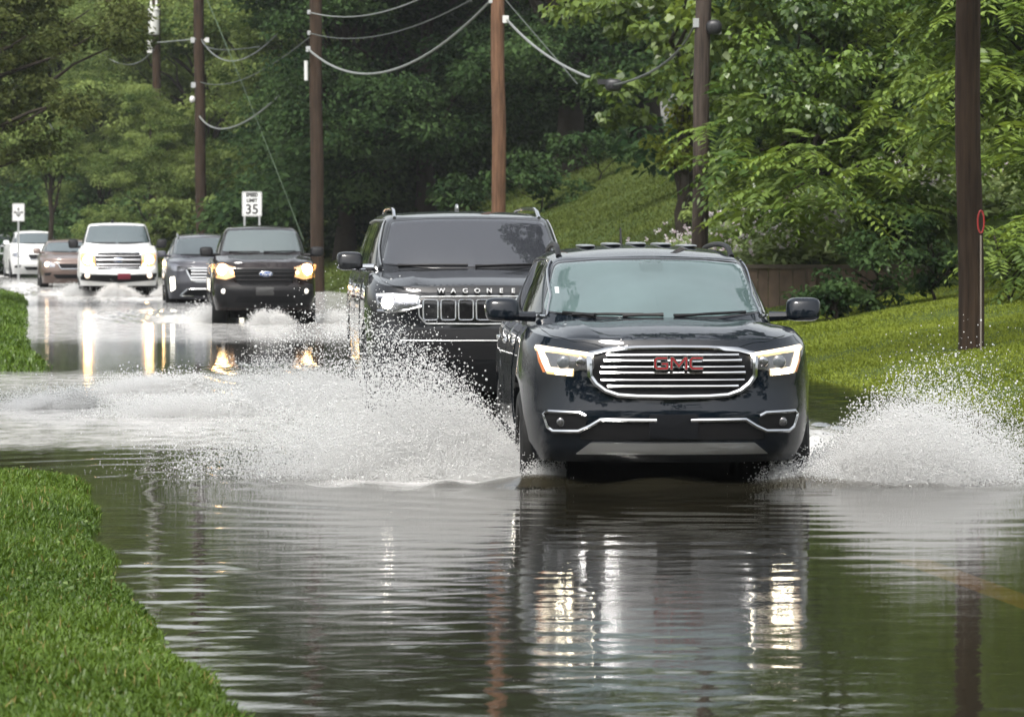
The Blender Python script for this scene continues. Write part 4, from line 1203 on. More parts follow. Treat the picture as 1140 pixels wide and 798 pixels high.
def strokes(lines, th, ext, y):
    """raised letters from mitred strokes in the front (x,z) plane"""
    b = MB()
    for L in lines:
        n = len(L); a_ = []; c_ = []
        for i in range(n):
            p = Vector(L[i]); d0 = (p - Vector(L[i - 1])).normalized() if i else None; d1 = (Vector(L[i + 1]) - p).normalized() if i < n - 1 else None
            if d0 is None: nrm = Vector((-d1.y, d1.x)); k = 1
            elif d1 is None: nrm = Vector((-d0.y, d0.x)); k = 1
            else:
                t = (d0 + d1).normalized(); nrm = Vector((-t.y, t.x)); k = 1 / max(.45, nrm.dot(Vector((-d0.y, d0.x))))
            a_.append(p + nrm * th / 2 * k); c_.append(p - nrm * th / 2 * k)
        vs = [(q.x, y - ext, q.y) for q in a_] + [(q.x, y - ext, q.y) for q in c_] + [(q.x, y, q.y) for q in a_] + [(q.x, y, q.y) for q in c_]
        fs = [(2 * n, 2 * n + n, n, 0), (n - 1, 2 * n - 1, 4 * n - 1, 3 * n - 1)]
        for i in range(n - 1):
            fs += [(i, n + i, n + i + 1, i + 1), (i, i + 1, 2 * n + i + 1, 2 * n + i), (n + i, 3 * n + i, 3 * n + i + 1, n + i + 1)]
        b.add(vs, fs)
    return b
def gmc_lines(z, e=0.0):
    hh = .033; w_ = .038; c = .012
    G = lambda x: [(x + w_ + e, z + hh), (x - w_ + c, z + hh), (x - w_, z + hh - c), (x - w_, z - hh + c), (x - w_ + c, z - hh), (x + w_ - .004, z - hh), (x + w_, z - hh + .004), (x + w_, z - .003), (x + .004 - e, z - .003)]
    M = lambda x: [(x - .047, z - hh - .006 - e), (x - .047, z + hh), (x - .040, z + hh), (x, z - hh * .55), (x + .040, z + hh), (x + .047, z + hh), (x + .047, z - hh - .006 - e)]
    C = lambda x: [(x + w_ + e, z + hh), (x - w_ + c, z + hh), (x - w_, z + hh - c), (x - w_, z - hh + c), (x - w_ + c, z - hh), (x + w_ + e, z - hh)]
    return [G(ex - .113), M(ex), C(ex + .113)]
emb = A.part('emblem', strokes(gmc_lines(ez, .005), .0225, .016, hy.y - .030), CHROME, gr, sharp=30)
emr = A.part('emblem_letters', strokes(gmc_lines(ez), .0105, .004, hy.y - .0462), RED, gr, sharp=30)
# headlights
hl = FA((601, 385), (664, 393.5), (664.5, 411), (644, 413), (638, 419), (611, 417), (604, 402))
lamps = A.patch2('headlight', hl, LAMPDK, .006, .03, .05, .01)
WGLOW = lamp_mat('warm_glow_fringe', (1.0, .70, .26), .55)  # wider dim tubes paint the warm glow fringe around the daytime lights
A.tube2('glow_fringe', FA((603.5, 388.5), (630, 392), (663, 396.6)), .022, WGLOW, .006, lamps)
A.tube2('glow_fringe', FA((607.5, 390), (611.5, 403), (615.5, 413), (642, 415)), .026, WGLOW, .004, lamps)
A.tube2('daytime_light', FA((603.5, 388), (630, 391.5), (663, 396)), .0135, DRL, .014, lamps)
A.tube2('daytime_light', FA((607, 390), (611, 403), (615, 413.5), (640, 415.5)), .0165, DRL, .014, lamps)
A.patch2('amber_reflector', FA((602, 389), (605.5, 391), (611.5, 415), (609, 415.5), (604, 403)), AMBER, .0095, .01, .05, 0, lamps)
A.bulb2(abs(fx((632 - 752, 0))[0]), fx((0, 404))[1], .048, LENS, .008, lamps, 'projector')
A.bulb2(abs(fx((650 - 752, 0))[0]), fx((0, 403))[1], .036, LAMPIN, .004, lamps, 'reflector_bowl')
# bumper furniture
A.part('underbody', MB().box((0, 2.5, .235), (1.30, 4.2, .17)).box((0, .62, .27), (1.3, .5, .10)), UNDER)
A.patch2('fog_recess', FA((610.5, 460), (650, 461), (657, 466), (654, 474), (647, 478.5), (620, 479), (614, 475)), BLACK, .004, .02, .06, .012)
A.tube2('bumper_trim', FA((655, 463), (648, 459.5), (613, 458.5), (609.5, 462), (614, 476), (620, 480.5), (647, 480), (659, 474.5), (671, 467), (733, 467.5)), .0125, CHROME, .012)
A.bulb2(abs(fx((628 - 752, 0))[0]), fx((0, 470))[1], .03, LAMPDK, .006, None, 'fog_lamp')
A.part('lower_grille', A.F.patch(rounded(sym([fx((0, 471)), fx((80, 471)), fx((101, 478)), fx((103, 489)), fx((0, 490))]), .015), .005, .02, .08), BLACK)
A.part('skid_plate', A.F.patch(rounded(sym([fx((0, 493)), fx((92, 493)), fx((108, 506)), fx((0, 506))]), .01), .016, .04, .08), SATIN)
A.plate(-.155, .155, fx((0, 488))[1], fx((0, 461))[1], pmat('plate_holder', (.006, .007, .009), .5, spec=.2), 'plate_holder', .02)
A.place(750, 25.1, .047, .13)

# ================================================================= second dark SUV
DKGR = paint_mat('black_metallic_paint', (0.011, 0.012, 0.014))
GL_GREY = pmat('grey_windshield', (0.030, 0.032, 0.038), 0.03, ior=1.85, var=(1, .1))
S = base_spec(name='suv', label='tall black SUV with spaced hood letters and seven chrome-edged grille slots, throwing up spray', cat='SUV', paint=DKGR, W=1.06, L=5.45,
    plan=[(0, 0), (.5, .015), (.82, .07), (.96, .18), (1.03, .42), (1.055, .8), (1.06, 1.3), (1.06, 2.7), (1.06, 4.2), (1.05, 4.9), (.99, 5.26), (.8, 5.4), (.4, 5.44), (0, 5.45)],
    hood=[(0, 1.155), (.12, 1.215), (.4, 1.282), (.8, 1.338), (1.35, 1.375), (1.8, 1.37), (3.2, 1.37), (4.9, 1.38), (5.45, 1.36)], crown=.05, ridge=.016, zb=.26,
    fprof=[(.2, .2), (.4, .08), (.55, .02), (.72, 0), (.80, .03), (.9, .055), (1.1, .07), (1.2, .10), (1.3, .16)],
    sprof=[(.26, .05), (.5, .01), (.8, 0), (1.1, .006), (1.25, .03), (1.4, .05)], yf=1.0, yr=4.12, wr=.41, arch=.47, tw=.27, chop=.03,
    cabin=dict(bot=[(0, 1.30), (.45, 1.34), (.76, 1.48), (.90, 1.7), (.955, 2.2), (.96, 3.2), (.955, 4.5), (.93, 5.1), (.8, 5.3), (.4, 5.36), (0, 5.37)],
               top=[(0, 1.98), (.42, 2.0), (.66, 2.08), (.75, 2.2), (.785, 2.5), (.79, 3.2), (.785, 4.4), (.76, 4.95), (.66, 5.1), (.3, 5.14), (0, 5.15)],
               roof=[(1.9, 1.845), (2.1, 1.875), (2.5, 1.91), (3.2, 1.925), (4.4, 1.915), (5.2, 1.87)], crown=.035))
B = Car(S)
fw = lambda p: (p[0] / 122.0, 1.73 - (p[1] - 257) / 122.0)
def FW(*pts): return [fw((q[0] - 540, q[1])) for q in pts]
B.hood_panel([(0, .12), (.55, .14), (.82, .26), (.90, .5), (.92, .9), (.9, 1.35), (.8, 1.42), (0, 1.30)])
B.glass([(0, 1.392), (.45, 1.396), (.845, 1.42), (.735, 1.815), (.4, 1.838), (0, 1.842)], GL_GREY,
        side=[[(1.85, 1.40), (2.75, 1.40), (2.74, 1.80), (2.35, 1.80)], [(2.82, 1.40), (3.7, 1.40), (3.66, 1.80), (2.81, 1.80)], [(3.8, 1.40), (4.9, 1.42), (4.75, 1.78), (3.76, 1.80)]], sidemat=GL_DARK)
B.trim_side([(1.7, 1.40), (2.0, 1.58), (2.3, 1.83), (3.6, 1.835), (4.85, 1.81)], SATIN)
B.doors([(1.75, 2.78, .5, 1.3), (2.84, 3.8, .5, 1.3)], 1.2)
B.wheels(6)
B.mirrors(1.02, 1.27, 1.35, 1.53, 1.9, DKGR, .12, trim=CHROME)
B.rails(.70, 2.2, 4.9, .055, CHROME, .018)
B.part('antenna', superell((.02, 3.9, 1.95), (.02, .08, .05), .8), SATIN)
B.wipers([((-.70, 1.402), (-.05, 1.408)), ((.02, 1.398), (.64, 1.412))])
hl = FW((420.5, 327), (440, 326), (469, 329), (469.5, 340), (455, 343), (440, 345.5), (423, 344.5))
lamps = B.patch2('headlight', hl, LAMPIN, .006, .03, .06, .012)
B.bulb2(abs(fw((434 - 540, 0))[0]), fw((0, 337))[1], .058, COOL, .01, lamps)
B.tube2('daytime_light', FW((423, 328.5), (440, 328), (468, 330.5)), .012, lamp_mat('soft_light_bar', (1, .98, .93), 1.2), .012, lamps)
B.tube2('chrome_trim', FW((423, 346), (441, 347), (456, 345), (471, 341)), .012, CHROME, .012)
gz0, gz1 = fw((0, 360))[1], fw((0, 330.5))[1]
gb_ = rounded(sym([fw((0, 330)), fw((70, 330.5)), fw((72, 334)), fw((71, 352)), fw((64, 359.5)), fw((0, 360))]), .02)
gr = B.part('grille', B.F.patch(gb_, .006, .02, .08), GLOSSB)
B.part('grille_surround', B.F.band(inset(gb_, -.012) if True else gb_, gb_, .016, .03), SATIN, gr)
for k in range(7):
    cx = (k - 3) * 19.7 / 122.0
    ol = rounded([(cx - .074, fw((0, 357))[1]), (cx + .074, fw((0, 357))[1]), (cx + .074, fw((0, 333))[1]), (cx - .074, fw((0, 333))[1])], .035, 4)
    B.part('grille_slot', B.F.band(ol, inset(ol, .013), .022, .03), CHROME, gr)
B.tube2('chrome_trim', FW((447, 378.5), (490, 379), (540, 379)), .006, SATIN, .012)
B.part('lower_grille', B.F.patch(rounded(sym([fw((0, 366)), fw((78, 366)), fw((95, 372)), fw((92, 398)), fw((0, 400))]), .03), .005, .02, .1), BLACK)
zt_ = fw((0, 323.8))[1]
LETW = pmat('bright_silver_letter', (.82, .82, .82), .35)
for k, ch in enumerate('WAGONEER'):
    x = (k - 3.5) * 13.4 / 122.0
    h, _ = B.F.hit(x, zt_)
    me = front_text(ch, .058, x, zt_, h.y - .030, .022, offset=.0008, xs=1.15)
    B.part('hood_letter', me, LETW, sharp=30)
B.place(539, 36.0, .083, .08)

# ================================================================= dark pickup
BRN = paint_mat('dark_maroon_black_paint', (0.010, 0.006, 0.006))
GL_MID = pmat('mid_windshield', (0.085, 0.105, 0.105), 0.035, ior=1.9, var=(1, .1))
S = base_spec(name='pickup_truck', label='dark pickup with glowing yellow headlights and blue oval on a black grille', cat='pickup truck', paint=BRN, W=.935, L=5.35,
    plan=[(0, 0), (.45, .015), (.72, .08), (.85, .2), (.91, .45), (.93, .8), (.935, 1.3), (.935, 2.7), (.935, 4.2), (.93, 4.9), (.9, 5.25), (.75, 5.33), (.4, 5.35), (0, 5.35)],
    hood=[(0, 1.14), (.1, 1.18), (.4, 1.24), (.8, 1.29), (1.25, 1.34), (1.7, 1.3), (3, 1.28), (5.35, 1.28)], crown=.05, ridge=.025, zb=.34,
    fprof=[(.3, .12), (.5, .04), (.7, 0), (.8, .05), (.95, .06), (1.1, .08), (1.2, .14)], sprof=[(.34, .04), (.6, 0), (1.0, .01), (1.2, .03), (1.35, .05)],
    yf=.92, yr=4.14, wr=.39, arch=.455, tw=.25, chop=.024,
    cabin=dict(bot=[(0, 1.15), (.4, 1.19), (.66, 1.33), (.78, 1.55), (.83, 2.1), (.835, 2.8), (.82, 3.4), (.7, 3.55), (.4, 3.58), (0, 3.58)],
               top=[(0, 1.85), (.36, 1.87), (.56, 1.94), (.62, 2.05), (.64, 2.3), (.64, 2.7), (.62, 3.1), (.5, 3.2), (.3, 3.22), (0, 3.22)],
               roof=[(1.75, 1.775), (1.95, 1.81), (2.3, 1.84), (2.7, 1.845), (3.3, 1.80)], crown=.04))
P1 = Car(S)
fr_ = lambda p: (p[0] / 63.0, 1.75 - (p[1] - 257) / 63.0)
def FR(*pts): return [fr_((q[0] - 295, q[1])) for q in pts]
P1.hood_panel([(0, .09), (.5, .11), (.7, .22), (.78, .5), (.80, .9), (.78, 1.2), (0, 1.15)])
P1.glass([(0, 1.36), (.4, 1.362), (.72, 1.385), (.615, 1.745), (.35, 1.762), (0, 1.765)], GL_MID,
         side=[[(1.7, 1.34), (2.5, 1.34), (2.5, 1.72), (2.2, 1.72)], [(2.56, 1.34), (3.25, 1.34), (3.1, 1.72), (2.55, 1.72)]], sidemat=GL_DARK)
P1.doors([(1.5, 2.52, .55, 1.24), (2.57, 3.4, .55, 1.24)], 1.16)
P1.wheels(6)
P1.mirrors(.88, 1.12, 1.28, 1.46, 1.65, BLACK)
P1.wipers([((-.6, 1.372), (-.05, 1.375)), ((.02, 1.37), (.6, 1.385))])
gb_ = rounded([fr_((-36, 299)), fr_((36, 299)), fr_((31, 315)), fr_((26, 318)), fr_((-26, 318)), fr_((-31, 315))], .03)
gr = P1.part('grille', P1.F.patch(gb_, .008, .02, .08), MESHY)
for yy in (303, 307.5, 312): P1.part('grille_bar', MB().tube(P1.F.path([fr_((-32, yy)), fr_((32, yy))], .015), .01, 5), BLACK, gr)
BLUE = pmat('blue_enamel', (0.02, 0.07, 0.24), .2, coat=1)
def oval(C, x, z, a, b_, parent, fs):
    h, _ = C.F.hit(x, z)
    e = C.part('emblem', superell((x, h.y - .02, z), (a, .012, b_), 1.0, 24, 10), CHROME, parent)
    e2 = C.part('emblem_face', superell((x, h.y - .024, z), (a * .9, .013, b_ * .84), 1.0, 24, 10), BLUE, parent)
    C.part('emblem_letters', front_text('Ford', fs, x, z, h.y - .038, .002, shear=.3), pmat('white_enamel', (.75, .75, .75), .3), parent)
oval(P1, 0.02, fr_((0, 305.3))[1], .125, .052, gr, .085)
lamps = P1.patch2('headlight', FR((236, 295), (248, 293), (262, 297), (263, 308), (252, 311.5), (238, 309.5)), HALOBOWL, .006, .03, .06, .015)
P1.bulb2(abs(fr_((248 - 295, 0))[0]), fr_((0, 300.5))[1], .10, WARM, .012, lamps)
P1.bulb2(abs(fr_((258.5 - 295, 0))[0]), fr_((0, 304))[1], .035, lamp_mat('amber_lamp', (1, .45, .10), 3), .012, lamps)
P1.bulb2(abs(fr_((249 - 295, 0))[0]), fr_((0, 324.5))[1], .045, lamp_mat('fog_glow', (1, .9, .75), .5), .012, None, 'fog_lamp')
P1.part('bumper', P1.F.patch(rounded(sym([fr_((0, 318.5)), fr_((40, 318.5)), fr_((54, 316)), fr_((55.5, 330)), fr_((48, 342)), fr_((0, 344))]), .03), .02, .05, .08), BLACK)
P1.part('lower_grille', P1.F.patch(rounded(sym([fr_((0, 330)), fr_((30, 330)), fr_((34, 337)), fr_((0, 338))]), .02), .026, .02, .1), MESHY)
P1.plate(-.16, .16, fr_((0, 329))[1], fr_((0, 320))[1], pmat('plate_holder_dark', (.03, .03, .03), .5), 'plate_holder', .03)
P1.place(295, 70.0, .098, .10)

# ================================================================= white pickup
WHT = paint_mat('white_paint', (0.78, 0.78, 0.77))
GL_LT = pmat('pale_windshield', (0.075, 0.095, 0.10), 0.035, ior=1.9, var=(1, .1))
S = base_spec(name='pickup_truck', label='white pickup with warm glowing headlights and chrome slatted grille', cat='pickup truck', paint=WHT, W=1.015, L=5.9,
    plan=[(0, 0), (.5, .015), (.82, .06), (.94, .18), (1.0, .45), (1.012, .8), (1.015, 1.3), (1.015, 3), (1.015, 4.6), (1.01, 5.4), (.98, 5.8), (.8, 5.88), (.4, 5.9), (0, 5.9)],
    hood=[(0, 1.20), (.1, 1.25), (.4, 1.32), (.8, 1.37), (1.35, 1.41), (1.8, 1.36), (3, 1.34), (5.9, 1.36)], crown=.05, ridge=.025, zb=.36,
    fprof=[(.3, .14), (.5, .06), (.62, 0), (.78, 0), (.84, .06), (1.0, .06), (1.2, .09), (1.3, .16)], sprof=[(.36, .04), (.6, 0), (1.0, .01), (1.25, .03), (1.4, .05)],
    yf=.97, yr=4.65, wr=.41, arch=.475, tw=.26, chop=.024,
    cabin=dict(bot=[(0, 1.25), (.45, 1.29), (.74, 1.43), (.86, 1.65), (.91, 2.2), (.915, 3), (.9, 3.7), (.75, 3.9), (.4, 3.93), (0, 3.93)],
               top=[(0, 1.95), (.42, 1.97), (.64, 2.05), (.70, 2.15), (.73, 2.4), (.735, 2.9), (.71, 3.4), (.6, 3.52), (.3, 3.55), (0, 3.55)],
               roof=[(1.85, 1.885), (2.05, 1.92), (2.4, 1.955), (2.9, 1.96), (3.6, 1.91)], crown=.04))
P2 = Car(S)
ff = lambda p: (p[0] / 44.0, 1.75 - (p[1] - 257) / 44.0)
def FF(*pts): return [ff((q[0] - 133, q[1])) for q in pts]
P2.hood_panel([(0, .09), (.55, .11), (.78, .22), (.86, .5), (.88, .9), (.86, 1.3), (0, 1.25)])
P2.glass([(0, 1.43), (.45, 1.433), (.82, 1.455), (.705, 1.86), (.4, 1.876), (0, 1.88)], GL_LT,
         side=[[(1.85, 1.42), (2.7, 1.42), (2.7, 1.82), (2.32, 1.82)], [(2.76, 1.42), (3.55, 1.42), (3.45, 1.82), (2.75, 1.82)]], sidemat=GL_DARK)
P2.doors([(1.6, 2.72, .55, 1.3), (2.77, 3.75, .55, 1.3)], 1.2)
P2.wheels(6)
P2.mirrors(1.0, 1.26, 1.30, 1.54, 1.75, BLACK, .12, arm=.08)
P2.wipers([((-.66, 1.442), (-.05, 1.445)), ((.02, 1.44), (.66, 1.455))])
P2.part('antenna', superell((-.12, 2.5, 1.98), (.04, .1, .05), .8), BLACK)
gb_ = rounded(sym([ff((0, 281.5)), ff((24, 281.5)), ff((25, 285)), ff((24, 298.5)), ff((0, 299))]), .04)
gr = P2.part('grille', P2.F.patch(gb_, .008, .02, .08), MESHY)
P2.part('grille_surround', P2.F.band(inset(gb_, -.03), gb_, .018, .03), CHROME, gr)
for yy, rr in ((285.0, .016), (289.6, .036), (294.5, .022), (297.5, .014)):
    P2.part('grille_bar', MB().tube(P2.F.path([ff((-24, yy)), ff((24, yy))], .02), rr, 6), DCHROME, gr)
oval(P2, 0.0, ff((0, 289.6))[1], .16, .065, gr, .1)
lamps = P2.patch2('headlight', FF((91, 281.5), (108, 282.5), (108.5, 297), (96, 297), (91.5, 290)), HALOBOWL, .006, .03, .07, .03)
P2.bulb2(abs(ff((99 - 133, 0))[0]), ff((0, 289))[1], .115, WARM, .012, lamps)
P2.bulb2(abs(ff((104.5 - 133, 0))[0]), ff((0, 295))[1], .05, lamp_mat('amber_lamp_glow', (1, .42, .1), 3), .012, lamps)
P2.part('bumper', P2.F.patch(rounded(sym([ff((0, 300)), ff((26, 300)), ff((34, 297)), ff((44, 296.5)), ff((44.5, 303)), ff((30, 305)), ff((0, 306))]), .03), .035, .06, .08), WHT)
P2.part('valance', P2.F.patch(rounded(sym([ff((0, 306.5)), ff((30, 306)), ff((43, 304)), ff((42, 312)), ff((0, 315))]), .03), .012, .03, .08), BLACK)
P2.bulb2(abs(ff((98.5 - 133, 0))[0]), ff((0, 307))[1], .07, lamp_mat('fog_glow_warm', (1, .7, .4), .5), .03, None, 'fog_lamp')
P2.plate(-.02, .30, ff((0, 311))[1], ff((0, 304.6))[1], pmat('red_front_plate', (.20, .02, .04), .4), 'license_plate', .05)
P2.place(132, 100.0, .115, .10)

# ================================================================= grey SUV beside the white pickup
GRY = paint_mat('grey_paint', (0.10, 0.10, 0.115), metal=.3)
S = base_spec(name='suv', label='grey SUV with hexagonal chrome grille half hidden behind the dark pickup', cat='SUV', paint=GRY, W=.945, L=4.9,
    hood=[(0, 1.0), (.12, 1.04), (.4, 1.09), (.8, 1.14), (1.15, 1.17), (1.6, 1.16), (3, 1.17), (4.3, 1.2), (4.9, 1.18)], ridge=.02, zb=.2,
    fprof=[(.2, .14), (.4, .04), (.55, 0), (.7, .02), (.9, .06), (1.0, .09), (1.1, .14)], sprof=[(.2, .05), (.45, .01), (.6, 0), (.9, .006), (1.1, .03), (1.2, .05)],
    yf=.95, yr=3.75, wr=.365, arch=.42, chop=.02,
    cabin=dict(bot=[(0, 1.0), (.40, 1.05), (.66, 1.22), (.79, 1.5), (.85, 2.0), (.865, 2.6), (.86, 3.6), (.82, 4.4), (.7, 4.7), (.4, 4.78), (0, 4.8)],
               top=[(0, 1.84), (.36, 1.87), (.56, 1.96), (.635, 2.1), (.655, 2.35), (.66, 2.8), (.65, 3.6), (.62, 4.2), (.54, 4.42), (.3, 4.47), (0, 4.48)],
               roof=[(1.7, 1.575), (1.9, 1.61), (2.2, 1.65), (2.8, 1.68), (3.6, 1.67), (4.5, 1.60)], crown=.05))
C1 = Car(S)
fs_ = lambda p: (p[0] / 49.0, 1.75 - (p[1] - 257) / 49.0)
def FS(*pts): return [fs_((q[0] - 231, q[1])) for q in pts]
C1.hood_panel([(0, .11), (.40, .135), (.64, .24), (.76, .42), (.80, .75), (.80, 1.1), (.70, 1.2), (0, 1.0)])
C1.glass([(0, 1.19), (.40, 1.195), (.745, 1.225), (.635, 1.56), (.35, 1.58), (0, 1.585)], GL_LT, side=[[(1.62, 1.20), (2.55, 1.20), (2.52, 1.56), (2.25, 1.55)], [(2.62, 1.20), (3.5, 1.20), (3.42, 1.55), (2.60, 1.565)]], sidemat=GL_DARK)
C1.doors([(1.52, 2.56, .42, 1.1), (2.62, 3.55, .42, 1.1)], 1.0)
C1.wheels(5)
C1.mirrors(.9, 1.12, 1.14, 1.29, 1.58, GRY)
C1.rails(.62, 2.0, 4.2, .04, SATIN)
C1.wipers([((-.56, 1.20), (-.05, 1.205)), ((.02, 1.197), (.6, 1.215))])
gb_ = [fs_((24.5, 300.5)), fs_((18, 313.5)), fs_((12, 315)), fs_((-12, 315)), fs_((-18, 313.5)), fs_((-24.5, 300.5)), fs_((-21, 298)), fs_((21, 298))]
gr = C1.part('grille', C1.F.patch(inset(gb_, .02) , .006, .02, .08), MESHY)
C1.part('grille_surround', C1.F.band(gb_, inset(gb_, .035), .016, .03), CHROME, gr)
for yy in (302, 305.5, 309, 312): C1.part('grille_bar', MB().tube(C1.F.path([fs_((-18, yy)), fs_((18, yy))], .016), .02, 5), CHROME, gr)
lamps = C1.patch2('headlight', FS((187.5, 293), (197, 294), (207, 299), (205, 302), (195, 302), (189, 299.5)), LAMPIN, .006, .03, .06, .012)
C1.patch2('daytime_light', FS((189.5, 309), (194.5, 308), (195.5, 322), (190.5, 325)), lamp_mat('drl_column', (1, .93, .75), 2.5), .012, .02, .06, .02)
C1.tube2('bumper_trim', FS((231, 322), (209, 322), (201, 329.5), (216, 330)), .02, CHROME, .012)
C1.part('lower_grille', C1.F.patch(sym([fs_((0, 323)), fs_((20, 323)), fs_((26, 329)), fs_((0, 330))]), .006, .02, .1), BLACK)
C1.place(231, 90.0, .11, .10)

# ================================================================= smaller traffic
for _c, _z in ((B, .22), (P1, .30), (P2, .31), (C1, .19)):
    _c.part('underbody', MB().box((0, _c.S['L'] / 2, _z), (_c.S['W'] * 1.3, _c.S['L'] * .84, .2)), UNDER)
def small_car(name, label, cat, paint, px, d, yaw, s, W_, roof_z, belt, seed, lamp, chop=.015):
    k = belt / 1.17
    S = base_spec(name=name, label=label, cat=cat, paint=paint, W=W_, L=4.6,
        hood=[(0, .92 * k), (.12, .97 * k), (.4, 1.04 * k), (.8, 1.10 * k), (1.1, 1.14 * k), (1.6, 1.14 * k), (3, 1.16 * k), (4.0, 1.18 * k), (4.6, 1.15 * k)], ridge=.015, zb=.2,
        fprof=[(.2, .14), (.4, .04), (.55, 0), (.7, .02), (.85, .07), (.95, .12), (1.1, .18)], sprof=[(.2, .05), (.45, .01), (.6, 0), (.9, .006), (1.1, .03), (1.2, .05)],
        yf=.92, yr=3.6, wr=.345, arch=.4, chop=chop,
        cabin=dict(bot=[(0, .95), (.40, 1.0), (.64, 1.16), (.76, 1.45), (.82, 1.9), (.84, 2.4), (.83, 3.3), (.78, 4.0), (.66, 4.3), (.4, 4.38), (0, 4.4)],
                   top=[(0, 1.78), (.36, 1.81), (.55, 1.9), (.615, 2.02), (.64, 2.25), (.645, 2.6), (.63, 3.2), (.59, 3.7), (.5, 3.9), (.3, 3.95), (0, 3.96)],
                   roof=[(1.65, roof_z - .08), (1.85, roof_z - .055), (2.15, roof_z - .02), (2.6, roof_z), (3.2, roof_z - .01), (4.0, roof_z - .09)], crown=.05))
    C = Car(S)
    wb = 1.155 * k + .02; wt_ = roof_z - .105
    C.glass([(0, wb), (.40, wb + .004), (.71, wb + .03), (.61, wt_ - .02), (.35, wt_), (0, wt_ + .004)], GL_LT, side=[[(1.5, wb + .02), (2.4, wb + .02), (2.36, wt_ - .02), (2.1, wt_ - .03)], [(2.46, wb + .02), (3.3, wb + .02), (3.2, wt_ - .03), (2.45, wt_ - .01)]], sidemat=GL_DARK)
    C.doors([(1.4, 2.4, .4, 1.05 * k), (2.46, 3.3, .4, 1.05 * k)], .95 * k)
    C.wheels(5)
    C.mirrors(W_ - .05, W_ + .16, wb - .05, wb + .11, 1.5, paint)
    C.wipers([((-.5, wb + .012), (-.03, wb + .016)), ((.03, wb + .012), (.55, wb + .02))])
    lamps = C.patch2('headlight', [(-W_ * .93, .86 * k), (-W_ * .72, .90 * k), (-W_ * .50, .80 * k), (-W_ * .52, .72 * k), (-W_ * .75, .72 * k), (-W_ * .92, .76 * k)], LAMPIN, .006, .03, .06, .02)
    if lamp: C.bulb2(W_ * .76, .80 * k, .075, lamp, .012, lamps)
    g = C.part('grille', C.F.patch(rounded([(-.38, .82 * k), (.38, .82 * k), (.28, .66 * k), (-.28, .66 * k)], .03), .006, .02, .08), MESHY)
    C.part('grille_surround', MB().tube(C.F.path([(-.38, .82 * k), (-.28, .66 * k), (.28, .66 * k), (.38, .82 * k)], .012), .018, 6), CHROME, g)
    C.part('lower_grille', C.F.patch(rounded([(-.52, .46), (.52, .46), (.42, .34), (-.42, .34)], .03), .006, .02, .08), BLACK)
    C.patch2('fog_recess', [(-W_ * .86, .50), (-W_ * .62, .52), (-W_ * .66, .43), (-W_ * .84, .42)], BLACK, .006, .02, .06, .02)
    C.place(px, d, yaw, .08)
    return C
small_car('hatchback', 'brown car with one lit headlight showing between the white pickup and white SUV', 'car', paint_mat('bronze_brown_paint', (.15, .11, .095), metal=.2), 79, 115, .14, 38, .90, 1.49, 1.10, 1, lamp_mat('headlight_glow', (1, .66, .35), 4))
small_car('suv', 'white SUV with unlit lamps following behind the brown car', 'SUV', WHT, 43, 140, .20, 31.5, .975, 1.74, 1.27, 2, None)
small_car('car', 'pale silver car cut off by the picture edge behind the white SUV', 'car', paint_mat('silver_paint', (.55, .56, .57), metal=.3), -2, 152, .22, 29, .92, 1.62, 1.18, 3, None)
# ------------------------------------------------------------------ utility poles and cables
def pole_mat(name, col):
    """weathered wood: dark vertical checks and streaks along the shaft"""
    m, nt, out = new_mat(name)
    p = nt.nodes.new('ShaderNodeBsdfPrincipled'); p.inputs['Roughness'].default_value = .85; p.inputs['Specular IOR Level'].default_value = .2
    tc = nt.nodes.new('ShaderNodeTexCoord')
    def nz(sc, det):
        mp = nt.nodes.new('ShaderNodeMapping'); mp.inputs['Scale'].default_value = sc
        n = nt.nodes.new('ShaderNodeTexNoise'); n.inputs['Scale'].default_value = 1; n.inputs['Detail'].default_value = det; n.inputs['Roughness'].default_value = .65
        nt.links.new(tc.outputs['Object'], mp.inputs['Vector']); nt.links.new(mp.outputs[0], n.inputs['Vector']); return n
    a = nz((26, 26, 1.1), 6); b = nz((4, 4, .8), 4)
    rp = nt.nodes.new('ShaderNodeValToRGB')
    for k, (pos, f) in enumerate(((.30, .30), (.46, .85), (.62, 1.15), (.78, 1.6))):
        e = rp.color_ramp.elements[k] if k < 2 else rp.color_ramp.elements.new(pos)
        e.position = pos; e.color = (*[min(1, c * f) for c in col], 1)
    nt.links.new(a.outputs['Fac'], rp.inputs['Fac'])
    mx = nt.nodes.new('ShaderNodeMix'); mx.data_type = 'RGBA'; mx.blend_type = 'MULTIPLY'; mx.inputs['Factor'].default_value = .7
    r2 = nt.nodes.new('ShaderNodeValToRGB'); r2.color_ramp.elements[0].position = .35; r2.color_ramp.elements[0].color = (.45, .45, .47, 1); r2.color_ramp.elements[1].position = .6
    nt.links.new(b.outputs['Fac'], r2.inputs['Fac']); nt.links.new(rp.outputs[0], mx.inputs['A']); nt.links.new(r2.outputs[0], mx.inputs['B'])
    nt.links.new(mx.outputs['Result'], p.inputs['Base Color'])
    bp = nt.nodes.new('ShaderNodeBump'); bp.inputs['Strength'].default_value = .8; bp.inputs['Distance'].default_value = .02
    nt.links.new(a.outputs['Fac'], bp.inputs['Height']); nt.links.new(bp.outputs[0], p.inputs['Normal'])
    nt.links.new(p.outputs[0], out.inputs['Surface'])
    return m
M_POLE = pole_mat('dark_creosote_pole', (0.048, 0.031, 0.020))
M_POLE_R = pole_mat('new_red_brown_pole', (0.175, 0.095, 0.056))
M_POLE_G = pole_mat('greyed_pole', (0.070, 0.054, 0.044))
M_CABLE = pmat('grey_cable', (0.20, 0.21, 0.20), 0.45)
M_CABLE_D = pmat('dark_cable', (0.07, 0.08, 0.07), 0.5)
